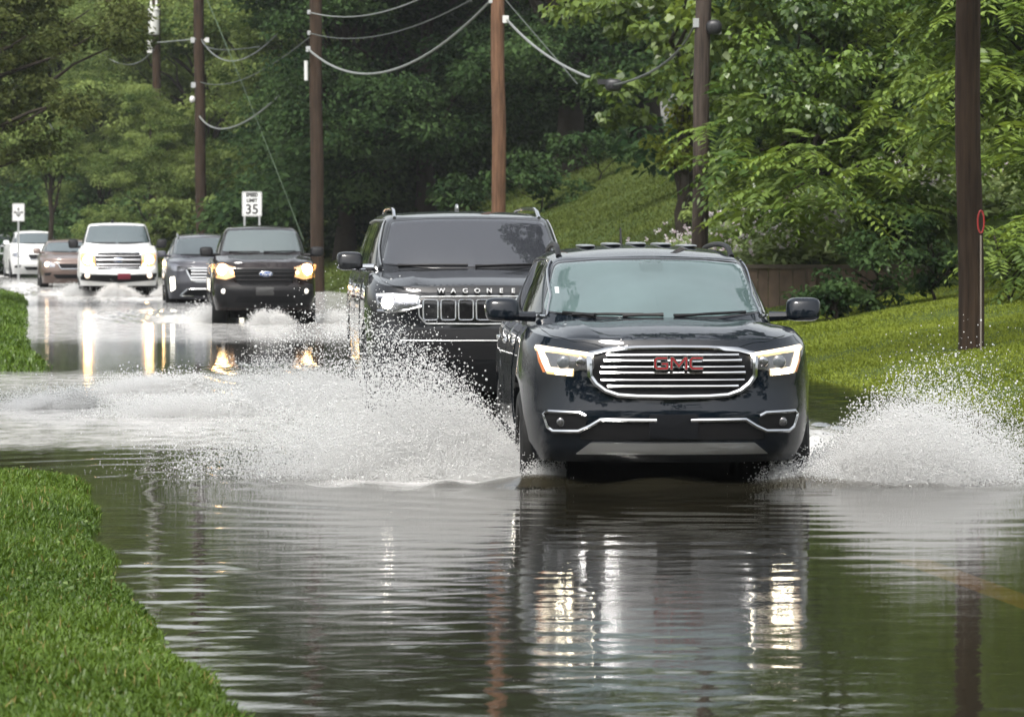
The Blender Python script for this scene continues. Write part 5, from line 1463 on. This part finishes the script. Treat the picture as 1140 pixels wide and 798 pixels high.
M_GALV = pmat('galvanised_steel', (0.55, 0.56, 0.56), 0.4, metal=.8)
M_PORC = pmat('pale_porcelain', (0.62, 0.62, 0.60), 0.25)
M_BOXD = pmat('dark_splice_case', (0.02, 0.02, 0.022), .4)
POLES = 'utility poles along the road'
def pole(px_b, px_t, d, r0, r1, top, mat, label, zb=None):
    x0 = (px_b - 570) * d / FPX; z0 = ground_at(x0, d) if zb is None else zb
    sl = ((px_t - px_b) * d / FPX) / (CAM_H + HZ * d / FPX - z0)        # lean, read at the picture's upper edge
    root = empty('utility_pole', (x0, d, z0))
    b = MB(); n = 14
    pts = [(sl * (top * k / n) + .012 * math.sin(k * 1.3 + px_b), .012 * math.cos(k * 1.7 + px_b), top * k / n - (0.4 if k == 0 else 0)) for k in range(n + 1)]
    b.tube(pts, [r0 + (r1 - r0) * k / n for k in range(n + 1)], 18)
    b.build('shaft', mat, root)
    tag(root, label, 'utility pole', POLES)
    root['lean'] = sl
    return root
def on_pole(p, z, dx=0, dy=0):
    return Vector((p.location.x + p['lean'] * (z - p.location.z) + dx, p.location.y + dy, z))
def loc(p, v): return Vector(v) - p.location
q1 = pole(1081, 1077, 45, .150, .130, 10.5, M_POLE, 'thick dark pole standing on the bright grass bank')
q2 = pole(778, 783, 63, .135, .115, 10.5, M_POLE_G, 'greyish pole with leaves wrapped around its top, behind the leading SUV')
q3 = pole(556, 554, 90, .165, .145, 11, M_POLE_R, 'clean red-brown pole rising behind the tall black SUV')
q4 = pole(354, 351, 107, .185, .16, 11.5, M_POLE, 'brown pole just behind the dark pickup, with a pale conduit stub')
q5 = pole(225, 221, 133, .19, .17, 12, M_POLE, 'thin dark pole between the white pickup and the speed limit sign')
q6 = pole(176, 174, 148, .17, .15, 12.5, M_POLE, 'far pole carrying a white can transformer')
q7 = pole(124, 121, 165, .17, .15, 12.5, M_POLE, 'faint far pole with a short reddish crossarm above the white pickup')

def zrow(py, d): return CAM_H - (py - HZ) * d / FPX
def hw(p, name, mb, mat): return mb.build(name, mat, p)
def clamp(p, z, dx, s=.07, mat=None, name='bracket'):
    c = loc(p, on_pole(p, z, dx, -.05)); c0 = loc(p, on_pole(p, z, 0, 0))
    return MB().tube([c0, c], [.03, .03], 6).box(c, (s, s, s * 1.2)).build(name, mat or M_GALV, p)
# fittings
z3 = zrow(22, 90)
clamp(q3, z3, .18, .14, M_PORC); clamp(q3, zrow(1, 90), -.15, .1)
clamp(q4, zrow(55, 107), -.2, .12); clamp(q4, zrow(14, 107), -.17, .09); clamp(q4, zrow(37, 107), -.17, .09)
MB().tube([loc(q4, on_pole(q4, zrow(68, 107), -.26, -.1)), loc(q4, on_pole(q4, zrow(90, 107), -.26, -.1))], .055, 10).build('conduit', M_PORC, q4)
clamp(q2, zrow(26, 63), -.10, .12); clamp(q2, zrow(33, 63), .22, .14, M_PORC)
superell(loc(q2, on_pole(q2, zrow(31, 63), .17, -.12)), (.13, .1, .12), .8).build('junction_case', M_BOXD, q2)
for py in (45, 95): clamp(q5, zrow(py, 133), -.2, .15)
superell(loc(q5, on_pole(q5, zrow(111, 133), -.24, -.1)), (.10, .10, .12), .9).build('meter', M_PORC, q5)
clamp(q5, zrow(130, 133), -.05, .13); clamp(q5, zrow(45, 133), .28, .13, M_PORC)
# transformer can
zc = zrow(24, 148)
b = MB().lathe([(.0, -.52), (.20, -.52), (.21, -.48), (.21, .36), (.23, .38), (.23, .44), (.12, .50), (0, .50)], loc(q6, on_pole(q6, zc, -.06, -.42)), 'z', 24)
tf = b.build('transformer', M_PORC, q6)
for dx in (-.10, .10):
    c = loc(q6, on_pole(q6, zc + .5, -.06 + dx, -.42))
    MB().lathe([(.035, 0), (.055, .04), (.035, .08), (.055, .12), (.035, .16), (.05, .2), (.02, .28)], c, 'z', 12).build('bushing', M_PORC, tf)
MB().box(loc(q6, on_pole(q6, zc, -.03, -.2)), (.1, .3, .5)).build('mounting_bracket', M_GALV, q6)
for py in (48, 56): clamp(q6, zrow(py, 148), -.25, .18, M_PORC)
MB().box(loc(q7, on_pole(q7, zrow(6, 165), .15, -.1)), (1.5, .09, .10)).build('crossarm', M_POLE_R, q7)
for py in (62, 70): clamp(q7, zrow(py, 165), -.35, .2, M_PORC)
MB().tube([loc(q7, on_pole(q7, zrow(152, 165), -.1, -.15)), loc(q7, on_pole(q7, zrow(163, 165), -.1, -.15))], .08, 10).build('meter_box', M_PORC, q7)

def cable(name, label, pts, r, mat, n=26, grp='overhead cables between the poles'):
    """smooth curve through world points"""
    P = [Vector(p) for p in pts]
    C = []
    if len(P) == 3:                         # parabola through start, lowest and end
        a, m_, c = P
        for k in range(n + 1):
            t = k / n; C.append(a * ((1 - t) * (1 - 2 * t)) + m_ * (4 * t * (1 - t)) + c * (t * (2 * t - 1)))
    else: C = P
    o = MB().tube(C, r * .52, 6).build(name, mat)
    return tag(o, label, 'cable', grp)
cable('overhead_cable', 'thick pale cable sagging between the brown pole and the red-brown pole', [on_pole(q4, zrow(55, 107), -.2, -.05), at(430, 80, 98.5) , on_pole(q3, zrow(1, 90), -.15, -.05)], .055, M_CABLE)
cable('overhead_cable', 'uppermost thin wire leaving the brown pole towards the picture top', [on_pole(q4, zrow(14, 107), -.17, -.05), at(410, 17, 101), at(490, -12, 91)], .032, M_CABLE)
cable('overhead_cable', 'thin wire from the middle fitting of the brown pole rising to the red-brown pole', [on_pole(q4, zrow(37, 107), -.17, -.05), at(432, 38, 99), on_pole(q3, zrow(-14, 90), -.1, -.05)], .028, M_CABLE_D)
spl = at(683, 95, 74.5)
cable('overhead_cable', 'thick pale cable running down from the red-brown pole to the black splice case', [on_pole(q3, z3, .2, -.06), at(615, 66, 84), spl], .052, M_CABLE)
cable('overhead_cable', 'cable climbing from the black splice case to the grey pole', [spl, at(738, 72, 68), on_pole(q2, zrow(26, 63), -.12, -.05)], .042, M_CABLE_D)
cable('overhead_cable', 'straight thin wire slanting behind the thick cable beside the red-brown pole', [on_pole(q3, zrow(-4, 90), .1, -.05), at(603, 47, 88), at(643, 94, 86)], .022, M_CABLE_D)
b = superell(spl, (.16, .13, .12), .7); b.box(spl + Vector((-.2, 0, .06)), (.2, .08, .1))
tag(b.build('splice_case', M_BOXD), 'black splice case hanging on the cable before the dark trees', 'splice case')
cable('overhead_cable', 'low thick cable drooping from the thin dark pole in front of green trees', [on_pole(q5, zrow(130, 133), 0, -.2), at(258, 142, 128), at(318, 100, 119)], .05, M_CABLE)
cable('overhead_cable', 'upper wire curving from the top fitting of the thin dark pole', [on_pole(q5, zrow(45, 133), .1, -.2), at(262, 68, 126), at(316, 30, 119)], .034, M_CABLE)
cable('overhead_cable', 'thin wire from the upper fitting of the thin dark pole to the brown pole', [on_pole(q5, zrow(44, 133), .1, -.2), at(240, 55, 128), at(290, 52, 117)], .03, M_CABLE_D)
cable('overhead_cable', 'middle wire from the thin dark pole curving up to the brown pole', [on_pole(q5, zrow(92, 133), .05, -.2), at(272, 88, 124), on_pole(q4, zrow(40, 107), -.1, -.1)], .032, M_CABLE_D)
cable('overhead_cable', 'bright wire between the transformer pole and the thin dark pole', [on_pole(q6, zrow(48, 148), 0, -.2), at(195, 46, 141), on_pole(q5, zrow(44, 133), -.1, -.2)], .045, M_CABLE)
cable('overhead_cable', 'wire sagging between the far crossarm pole and the transformer pole', [on_pole(q7, zrow(64, 165), -.1, -.2), at(146, 72, 156), on_pole(q6, zrow(56, 148), -.1, -.2)], .045, M_CABLE)
cable('guy_wire', 'pale green slanting guy wire running down across the trees by the thin dark pole', [at(228, -6, 126), at(281, 122, 120), at(338, 268, 114)], .022, pmat('pale_green_wire', (.08, .12, .07), .5), grp=None)
cable('guy_wire', 'short double wires hanging before the overhanging tree', [at(54, 135, 90), at(61, 148, 90), at(69, 158, 90)], .03, M_CABLE, grp=None)
cable('guy_wire', 'short pale wire dropping to the ground beside the grey pole', [at(798, 212, 64), at(803, 232, 64), at(813, 246, 64)], .014, M_CABLE, grp=None)

# red marker on a stake beside the thick pole
mk = at(1092, 250, 44.2)
gz = ground_at(mk.x, 44.2)
root = empty('marker_stake', (mk.x, 44.2, gz))
MB().tube([(0, 0, -.1), (0, 0, zrow(262, 44.2) - gz)], .010, 6).build('stake', pmat('weathered_stake', (.22, .19, .16), .8), root)
zc = zrow(247, 44.2) - gz
pts = [(.035 * math.sin(2 * math.pi * k / 20), 0, zc + .125 * math.cos(2 * math.pi * k / 20)) for k in range(21)]
MB().tube(pts, .010, 6).build('loop_tag', pmat('red_plastic', (.30, .02, .018), .4), root)
tag(root, 'red oval tag on a thin stake beside the thick dark pole', 'marker stake')

# ------------------------------------------------------------------ road signs
M_SIGN = pmat('white_sign_face', (0.78, 0.78, 0.77), .45)
M_INK = pmat('black_sign_ink', (0.015, 0.015, 0.015), .5)
M_SIGNB = pmat('aluminium_sign_back', (0.45, 0.46, 0.46), .4, metal=.7)
def sign(name, label, px, py0, py1, wpx, d, yaw):
    c = at(px, (py0 + py1) / 2, d); g = ground_at(c.x, d)
    root = empty(name, (c.x, d, g), yaw)
    tag(root, label, 'road sign')
    hw_ = wpx / 2 * d / FPX; hh = (py1 - py0) / 2 * d / FPX; zc = c.z - g
    bm = bmesh.new(); vs = [bm.verts.new((x, 0, zc + z)) for x, z in rounded([(-hw_, -hh), (hw_, -hh), (hw_, hh), (-hw_, hh)], .04)]
    f = bm.faces.new(vs); r_ = bmesh.ops.extrude_face_region(bm, geom=[f])
    for v in [g_ for g_ in r_['geom'] if isinstance(g_, bmesh.types.BMVert)]: v.co.y += .006
    bmesh.ops.recalc_face_normals(bm, faces=bm.faces)
    me = bpy.data.meshes.new('sign_face'); bm.to_mesh(me); bm.free()
    link_mesh('sign_face', me, M_SIGN, root, False)
    o = rounded([(-hw_ * .94, -hh * .95), (hw_ * .94, -hh * .95), (hw_ * .94, hh * .95), (-hw_ * .94, hh * .95)], .035)
    i = rounded([(-hw_ * .90, -hh * .92), (hw_ * .90, -hh * .92), (hw_ * .90, hh * .92), (-hw_ * .90, hh * .92)], .03)
    n = len(o); b = MB().add([(x, -.004, zc + z) for x, z in o] + [(x, -.004, zc + z) for x, z in i], [(k, (k + 1) % n, n + (k + 1) % n, n + k) for k in range(n)])
    b.build('border', M_INK, root)
    return root, hw_, hh, zc
root, a, h, zc = sign('speed_limit_sign', 'white speed limit 35 sign on twin posts above the dark pickup', 280.5, 213.5, 241, 22, 105, .1)
for t_, s_, dz, xs in (('SPEED', .13, .235, .92), ('LIMIT', .13, .09, .95), ('35', .36, -.15, 1.0)):
    me = front_text(t_, s_, 0, zc + dz, -.004, .002, offset=.006, xs=xs); link_mesh('lettering', me, M_INK, root, False)
for dx in (-.22, .22): MB().box((dx * 0.9, .035, (zc + h) / 2 - .2), (.05, .04, zc + h + .3)).build('post', M_GALV, root)
root, a, h, zc = sign('turn_lane_sign', 'small white sign with black arrows around a centre line, on a single post', 20.5, 226.5, 246.5, 13.5, 136, .15)
b = MB().box((0, -.006, zc + .0), (.022, .004, h * 1.0))
for sg in (-1, 1):
    b.box((sg * .085, -.006, zc), (.09, .004, .03)).box((sg * .055, -.006, zc - .05), (.03, .004, .12))
    b.add([(sg * .165, -.007, zc), (sg * .11, -.007, zc + .06), (sg * .11, -.007, zc - .06)], [(0, 1, 2)])
b.add([(0, -.008, zc + .17), (-.05, -.008, zc + .09), (.05, -.008, zc + .09)], [(0, 1, 2)])
b.add([(0, -.008, zc - .17), (-.05, -.008, zc - .09), (.05, -.008, zc - .09)], [(0, 1, 2)])
b.build('arrow_symbol', M_INK, root)
MB().box((0, .035, (zc + h) / 2 - .2), (.07, .04, zc + h + .3)).build('post', M_GALV, root)

# ------------------------------------------------------------------ water
build_water()

# ------------------------------------------------------------------ splashes: clouds of droplets
def drop_mat(name, col, trans):
    m, nt, out = new_mat(name)
    d = nt.nodes.new('ShaderNodeBsdfDiffuse'); d.inputs['Color'].default_value = (*col, 1)
    t = nt.nodes.new('ShaderNodeBsdfTranslucent'); t.inputs['Color'].default_value = (*col, 1)
    g = nt.nodes.new('ShaderNodeBsdfGlossy'); g.inputs['Roughness'].default_value = .12
    a = nt.nodes.new('ShaderNodeMixShader'); a.inputs[0].default_value = trans
    b_ = nt.nodes.new('ShaderNodeMixShader'); b_.inputs[0].default_value = .14
    nt.links.new(d.outputs[0], a.inputs[1]); nt.links.new(t.outputs[0], a.inputs[2])
    nt.links.new(a.outputs[0], b_.inputs[1]); nt.links.new(g.outputs[0], b_.inputs[2])
    nt.links.new(b_.outputs[0], out.inputs['Surface'])
    return m
M_DROP = drop_mat('white_water_droplets', (.78, .78, .77), .42)
def points_group(mat):
    g = bpy.data.node_groups.new('droplet_points', 'GeometryNodeTree')
    g.interface.new_socket('Geometry', in_out='INPUT', socket_type='NodeSocketGeometry')
    g.interface.new_socket('Geometry', in_out='OUTPUT', socket_type='NodeSocketGeometry')
    gi_ = g.nodes.new('NodeGroupInput'); go_ = g.nodes.new('NodeGroupOutput')
    mp = g.nodes.new('GeometryNodeMeshToPoints'); na = g.nodes.new('GeometryNodeInputNamedAttribute'); na.data_type = 'FLOAT'; na.inputs['Name'].default_value = 'rad'
    sm = g.nodes.new('GeometryNodeSetMaterial'); sm.inputs['Material'].default_value = mat
    g.links.new(gi_.outputs[0], mp.inputs['Mesh']); g.links.new(na.outputs['Attribute'], mp.inputs['Radius'])
    g.links.new(mp.outputs[0], sm.inputs['Geometry']); g.links.new(sm.outputs[0], go_.inputs[0])
    return g
GN = points_group(M_DROP)
def splash(name, label, P, rad):
    me = bpy.data.meshes.new(name); n = len(P)
    me.vertices.add(n); me.vertices.foreach_set('co', P.astype(np.float32).ravel())
    a = me.attributes.new('rad', 'FLOAT', 'POINT'); a.data.foreach_set('value', rad.astype(np.float32))
    me.materials.append(M_DROP); me.update()
    o = bpy.data.objects.new(name, me); COL.objects.link(o)
    md = o.modifiers.new('droplets', 'NODES'); md.node_group = GN
    return tag(o, label, 'water splash', kind='stuff')

def plume(wheel, side, head, n, seed, speed=(2.6, 5.2), phi=(6, 64), back=(-.4, 4.5), jets=700, r=(.0012, .0026), jit=.07, low=.45, tpow=.85, big=.02, bigr=(.004, .009), tmax=1.0):
    """droplets thrown outwards by a wheel. wheel (x,y), side -1/+1 (to the vehicle's right or left), head = heading; ballistic arcs"""
    q = np.random.default_rng(seed)
    hx, hy = head; lx, ly = (-hy * side, hx * side)         # outwards
    if lx * side < 0: lx, ly = -lx, -ly
    ph = np.radians(phi[0] + (phi[1] - phi[0]) * q.random(jets) ** .9)
    sp = q.uniform(speed[0], speed[1], jets) * (1 - .10 * np.abs(np.sin(ph * 3)))
    lo = q.random(jets) < low
    ph = np.where(lo, ph * .42, ph); sp = np.where(lo, sp * q.uniform(.5, 1.0, jets), sp)
    bk = q.uniform(back[0], back[1], jets)
    wgt = q.gamma(1.1, 1.0, jets); wgt /= wgt.sum()
    j = q.choice(jets, n, p=wgt)
    vu = sp[j] * np.sin(ph[j]) * (1 + q.normal(0, jit, n)); vl = sp[j] * np.cos(ph[j]) * (1 + q.normal(0, jit, n)); vb = bk[j] + q.normal(0, jit * 3, n)
    T = np.minimum(2 * vu / 9.81 + .02, tmax)
    t = T * q.random(n) ** tpow
    dr = np.exp(-.35 * t)
    z = vu * t * dr - 4.905 * t * t + .03 * q.random(n)
    l = vl * t * dr; bq = vb * t
    x = wheel[0] + lx * l - hx * bq + q.normal(0, .03 + .05 * t, n); y = wheel[1] + ly * l - hy * bq + q.normal(0, .05 + .08 * t, n)
    z = z + q.normal(0, .012 + .03 * t, n)
    R_ = q.uniform(r[0], r[1], n)
    m = q.random(n) < big; R_[m] = q.uniform(bigr[0], bigr[1], m.sum()) * q.random(m.sum()) ** .6
    x = x + np.where(m, q.normal(0, .06, n), 0); z = z + np.where(m, np.abs(q.normal(0, .07, n)), 0)
    k = z > -.01
    return np.stack([x, y, z], -1)[k], R_[k]

def splash_of(name, label, plumes):
    Ps = [plume(*a, **k) for a, k in plumes]
    return splash(name, label, np.concatenate([p for p, _ in Ps]), np.concatenate([r_ for _, r_ in Ps]))

h1 = (math.sin(.047), -math.cos(.047))
splash_of('water_splash', 'tall curtain of spray thrown to the grass side by the leading black SUV', [
    (((.16, 25.95), -1, h1, 130000, 201), dict(big=.10, bigr=(.0025, .006), speed=(2.4, 5.2), phi=(5, 58), jets=900, low=.5)),
    (((.10, 26.3), -1, h1, 150000, 221), dict(big=.10, bigr=(.0025, .006), speed=(4.0, 7.2), phi=(4, 40), jets=900, low=.5, back=(-.2, 4), r=(.0014, .003), tmax=.8)),
    (((.12, 26.2), -1, h1, 110000, 231), dict(speed=(2.8, 6.6), phi=(8, 58), jets=230, low=.2, jit=.018, r=(.0018, .0045), big=.10, bigr=(.004, .009), back=(-.3, 4))),
    (((.10, 26.4), -1, h1, 90000, 202), dict(speed=(3.2, 6.2), phi=(14, 60), jets=2600, low=.2, jit=.10, r=(.0018, .0034), big=.22, bigr=(.003, .009))),
    (((.28, 25.7), -1, h1, 26000, 243), dict(speed=(.5, 1.9), phi=(15, 80), jets=300, low=.3, back=(-.8, .5), r=(.0016, .003), big=.12, bigr=(.003, .006))),
    (((.30, 25.7), 1, h1, 14000, 244), dict(speed=(.4, 1.4), phi=(15, 80), jets=300, low=.3, back=(-.6, .4), r=(.0016, .003), big=.12, bigr=(.003, .006)))])
splash_of('water_splash', 'fan of spray thrown towards the grass bank beside the leading black SUV', [
    (((1.98, 25.75), 1, h1, 130000, 203), dict(big=.10, bigr=(.0025, .006), speed=(2.4, 4.8), phi=(5, 56), jets=800, low=.45, back=(-.9, 3.5))),
    (((1.98, 25.75), 1, h1, 90000, 223), dict(big=.10, bigr=(.0025, .006), speed=(3.6, 6.2), phi=(4, 40), jets=800, low=.45, back=(-.9, 3.0))),
    (((2.0, 26.0), 1, h1, 80000, 233), dict(speed=(2.8, 5.4), phi=(10, 50), jets=200, low=.2, jit=.018, r=(.0018, .0045), big=.10, bigr=(.004, .009), back=(-.6, 3))),
    (((2.02, 26.1), 1, h1, 80000, 204), dict(speed=(3.3, 5.5), phi=(14, 55), jets=2200, low=.15, jit=.10, r=(.0018, .0034), big=.22, bigr=(.003, .0085), back=(-.6, 3))),
    (((1.80, 25.55), -1, h1, 22000, 241), dict(speed=(.5, 1.7), phi=(15, 80), jets=300, low=.3, back=(-.8, .5), r=(.0016, .003), big=.12, bigr=(.003, .006))),
    (((1.90, 25.55), 1, h1, 22000, 242), dict(speed=(.5, 1.9), phi=(15, 80), jets=300, low=.3, back=(-.8, .5), r=(.0016, .003), big=.12, bigr=(.003, .006)))])
h2 = (math.sin(.083), -math.cos(.083))
splash_of('water_splash', 'low wide spray sweeping out from the second black SUV', [
    (((-1.25, 37.0), -1, h2, 260000, 205), dict(speed=(2.4, 5.8), phi=(4, 40), jets=700, low=.6, r=(.0022, .004), back=(-.5, 4), big=.05, bigr=(.005, .011))),
    (((-2.4, 35.5), -1, h2, 200000, 216), dict(speed=(2.0, 5.5), phi=(4, 26), jets=700, low=.6, r=(.0022, .004), back=(-2, 2), big=.03, bigr=(.005, .010))),
    (((-3.2, 40.5), -1, h2, 160000, 217), dict(speed=(2.0, 5.0), phi=(4, 24), jets=700, low=.6, r=(.0022, .0045), back=(-2, 4), big=.03, bigr=(.005, .010))),
    (((-4.0, 37.0), -1, h2, 130000, 218), dict(speed=(1.6, 4.4), phi=(4, 26), jets=600, low=.6, r=(.0022, .0042), back=(-3, 3), big=.03, bigr=(.005, .010))),
    (((.70, 37.0), 1, h2, 60000, 206), dict(speed=(2.0, 4.0), phi=(6, 46), jets=300, low=.5, r=(.0022, .004)))])
h3 = (math.sin(.098), -math.cos(.098))
splash_of('water_splash', 'spray around the front wheels of the dark pickup', [
    (((-5.05, 71.0), -1, h3, 70000, 207), dict(speed=(1.4, 3.6), phi=(6, 52), jets=300, low=.5, r=(.003, .006), back=(-.8, 3), big=.03, bigr=(.008, .018))),
    (((-3.35, 71.0), 1, h3, 50000, 208), dict(speed=(1.2, 3.0), phi=(6, 50), jets=300, low=.5, r=(.003, .006), back=(-.8, 3), big=.03, bigr=(.008, .018))),
    (((-4.3, 69.9), -1, h3, 30000, 209), dict(speed=(.8, 2.4), phi=(10, 80), jets=300, low=.4, r=(.003, .006), back=(-1.5, 1), big=.05, bigr=(.008, .016))),
    (((-4.3, 69.9), 1, h3, 30000, 210), dict(speed=(.8, 2.4), phi=(10, 80), jets=300, low=.4, r=(.003, .006), back=(-1.5, 1), big=.05, bigr=(.008, .016)))])
h4 = (math.sin(.115), -math.cos(.115))
splash_of('water_splash', 'white churned spray at the bumper of the white pickup', [
    (((-10.7, 100.6), -1, h4, 60000, 211), dict(speed=(1.4, 3.6), phi=(6, 50), jets=300, low=.5, r=(.004, .009), back=(-1, 3))),
    (((-9.1, 100.2), 1, h4, 60000, 212), dict(speed=(1.4, 4.2), phi=(6, 50), jets=300, low=.5, r=(.004, .009), back=(-1, 3))),
    (((-9.9, 99.6), -1, h4, 40000, 213), dict(speed=(.8, 2.8), phi=(10, 80), jets=300, low=.4, r=(.004, .009), back=(-1.5, 1))),
    (((-9.9, 99.6), 1, h4, 40000, 214), dict(speed=(.8, 2.8), phi=(10, 80), jets=300, low=.4, r=(.004, .009), back=(-1.5, 1)))])

# ------------------------------------------------------------------ damp air
hz = MB().box((0, 130, 9), (150, 330, 22)).mesh('haze')
m_hz, nt, out = new_mat('damp_air')
pv = nt.nodes.new('ShaderNodeVolumePrincipled'); pv.inputs['Color'].default_value = (.86, .90, .92, 1); pv.inputs['Density'].default_value = 0.0002; pv.inputs['Anisotropy'].default_value = .2
nt.links.new(pv.outputs[0], out.inputs['Volume'])
tag(link_mesh('haze', hz, m_hz), 'thin damp haze hanging over the flooded road', 'haze', kind='stuff')
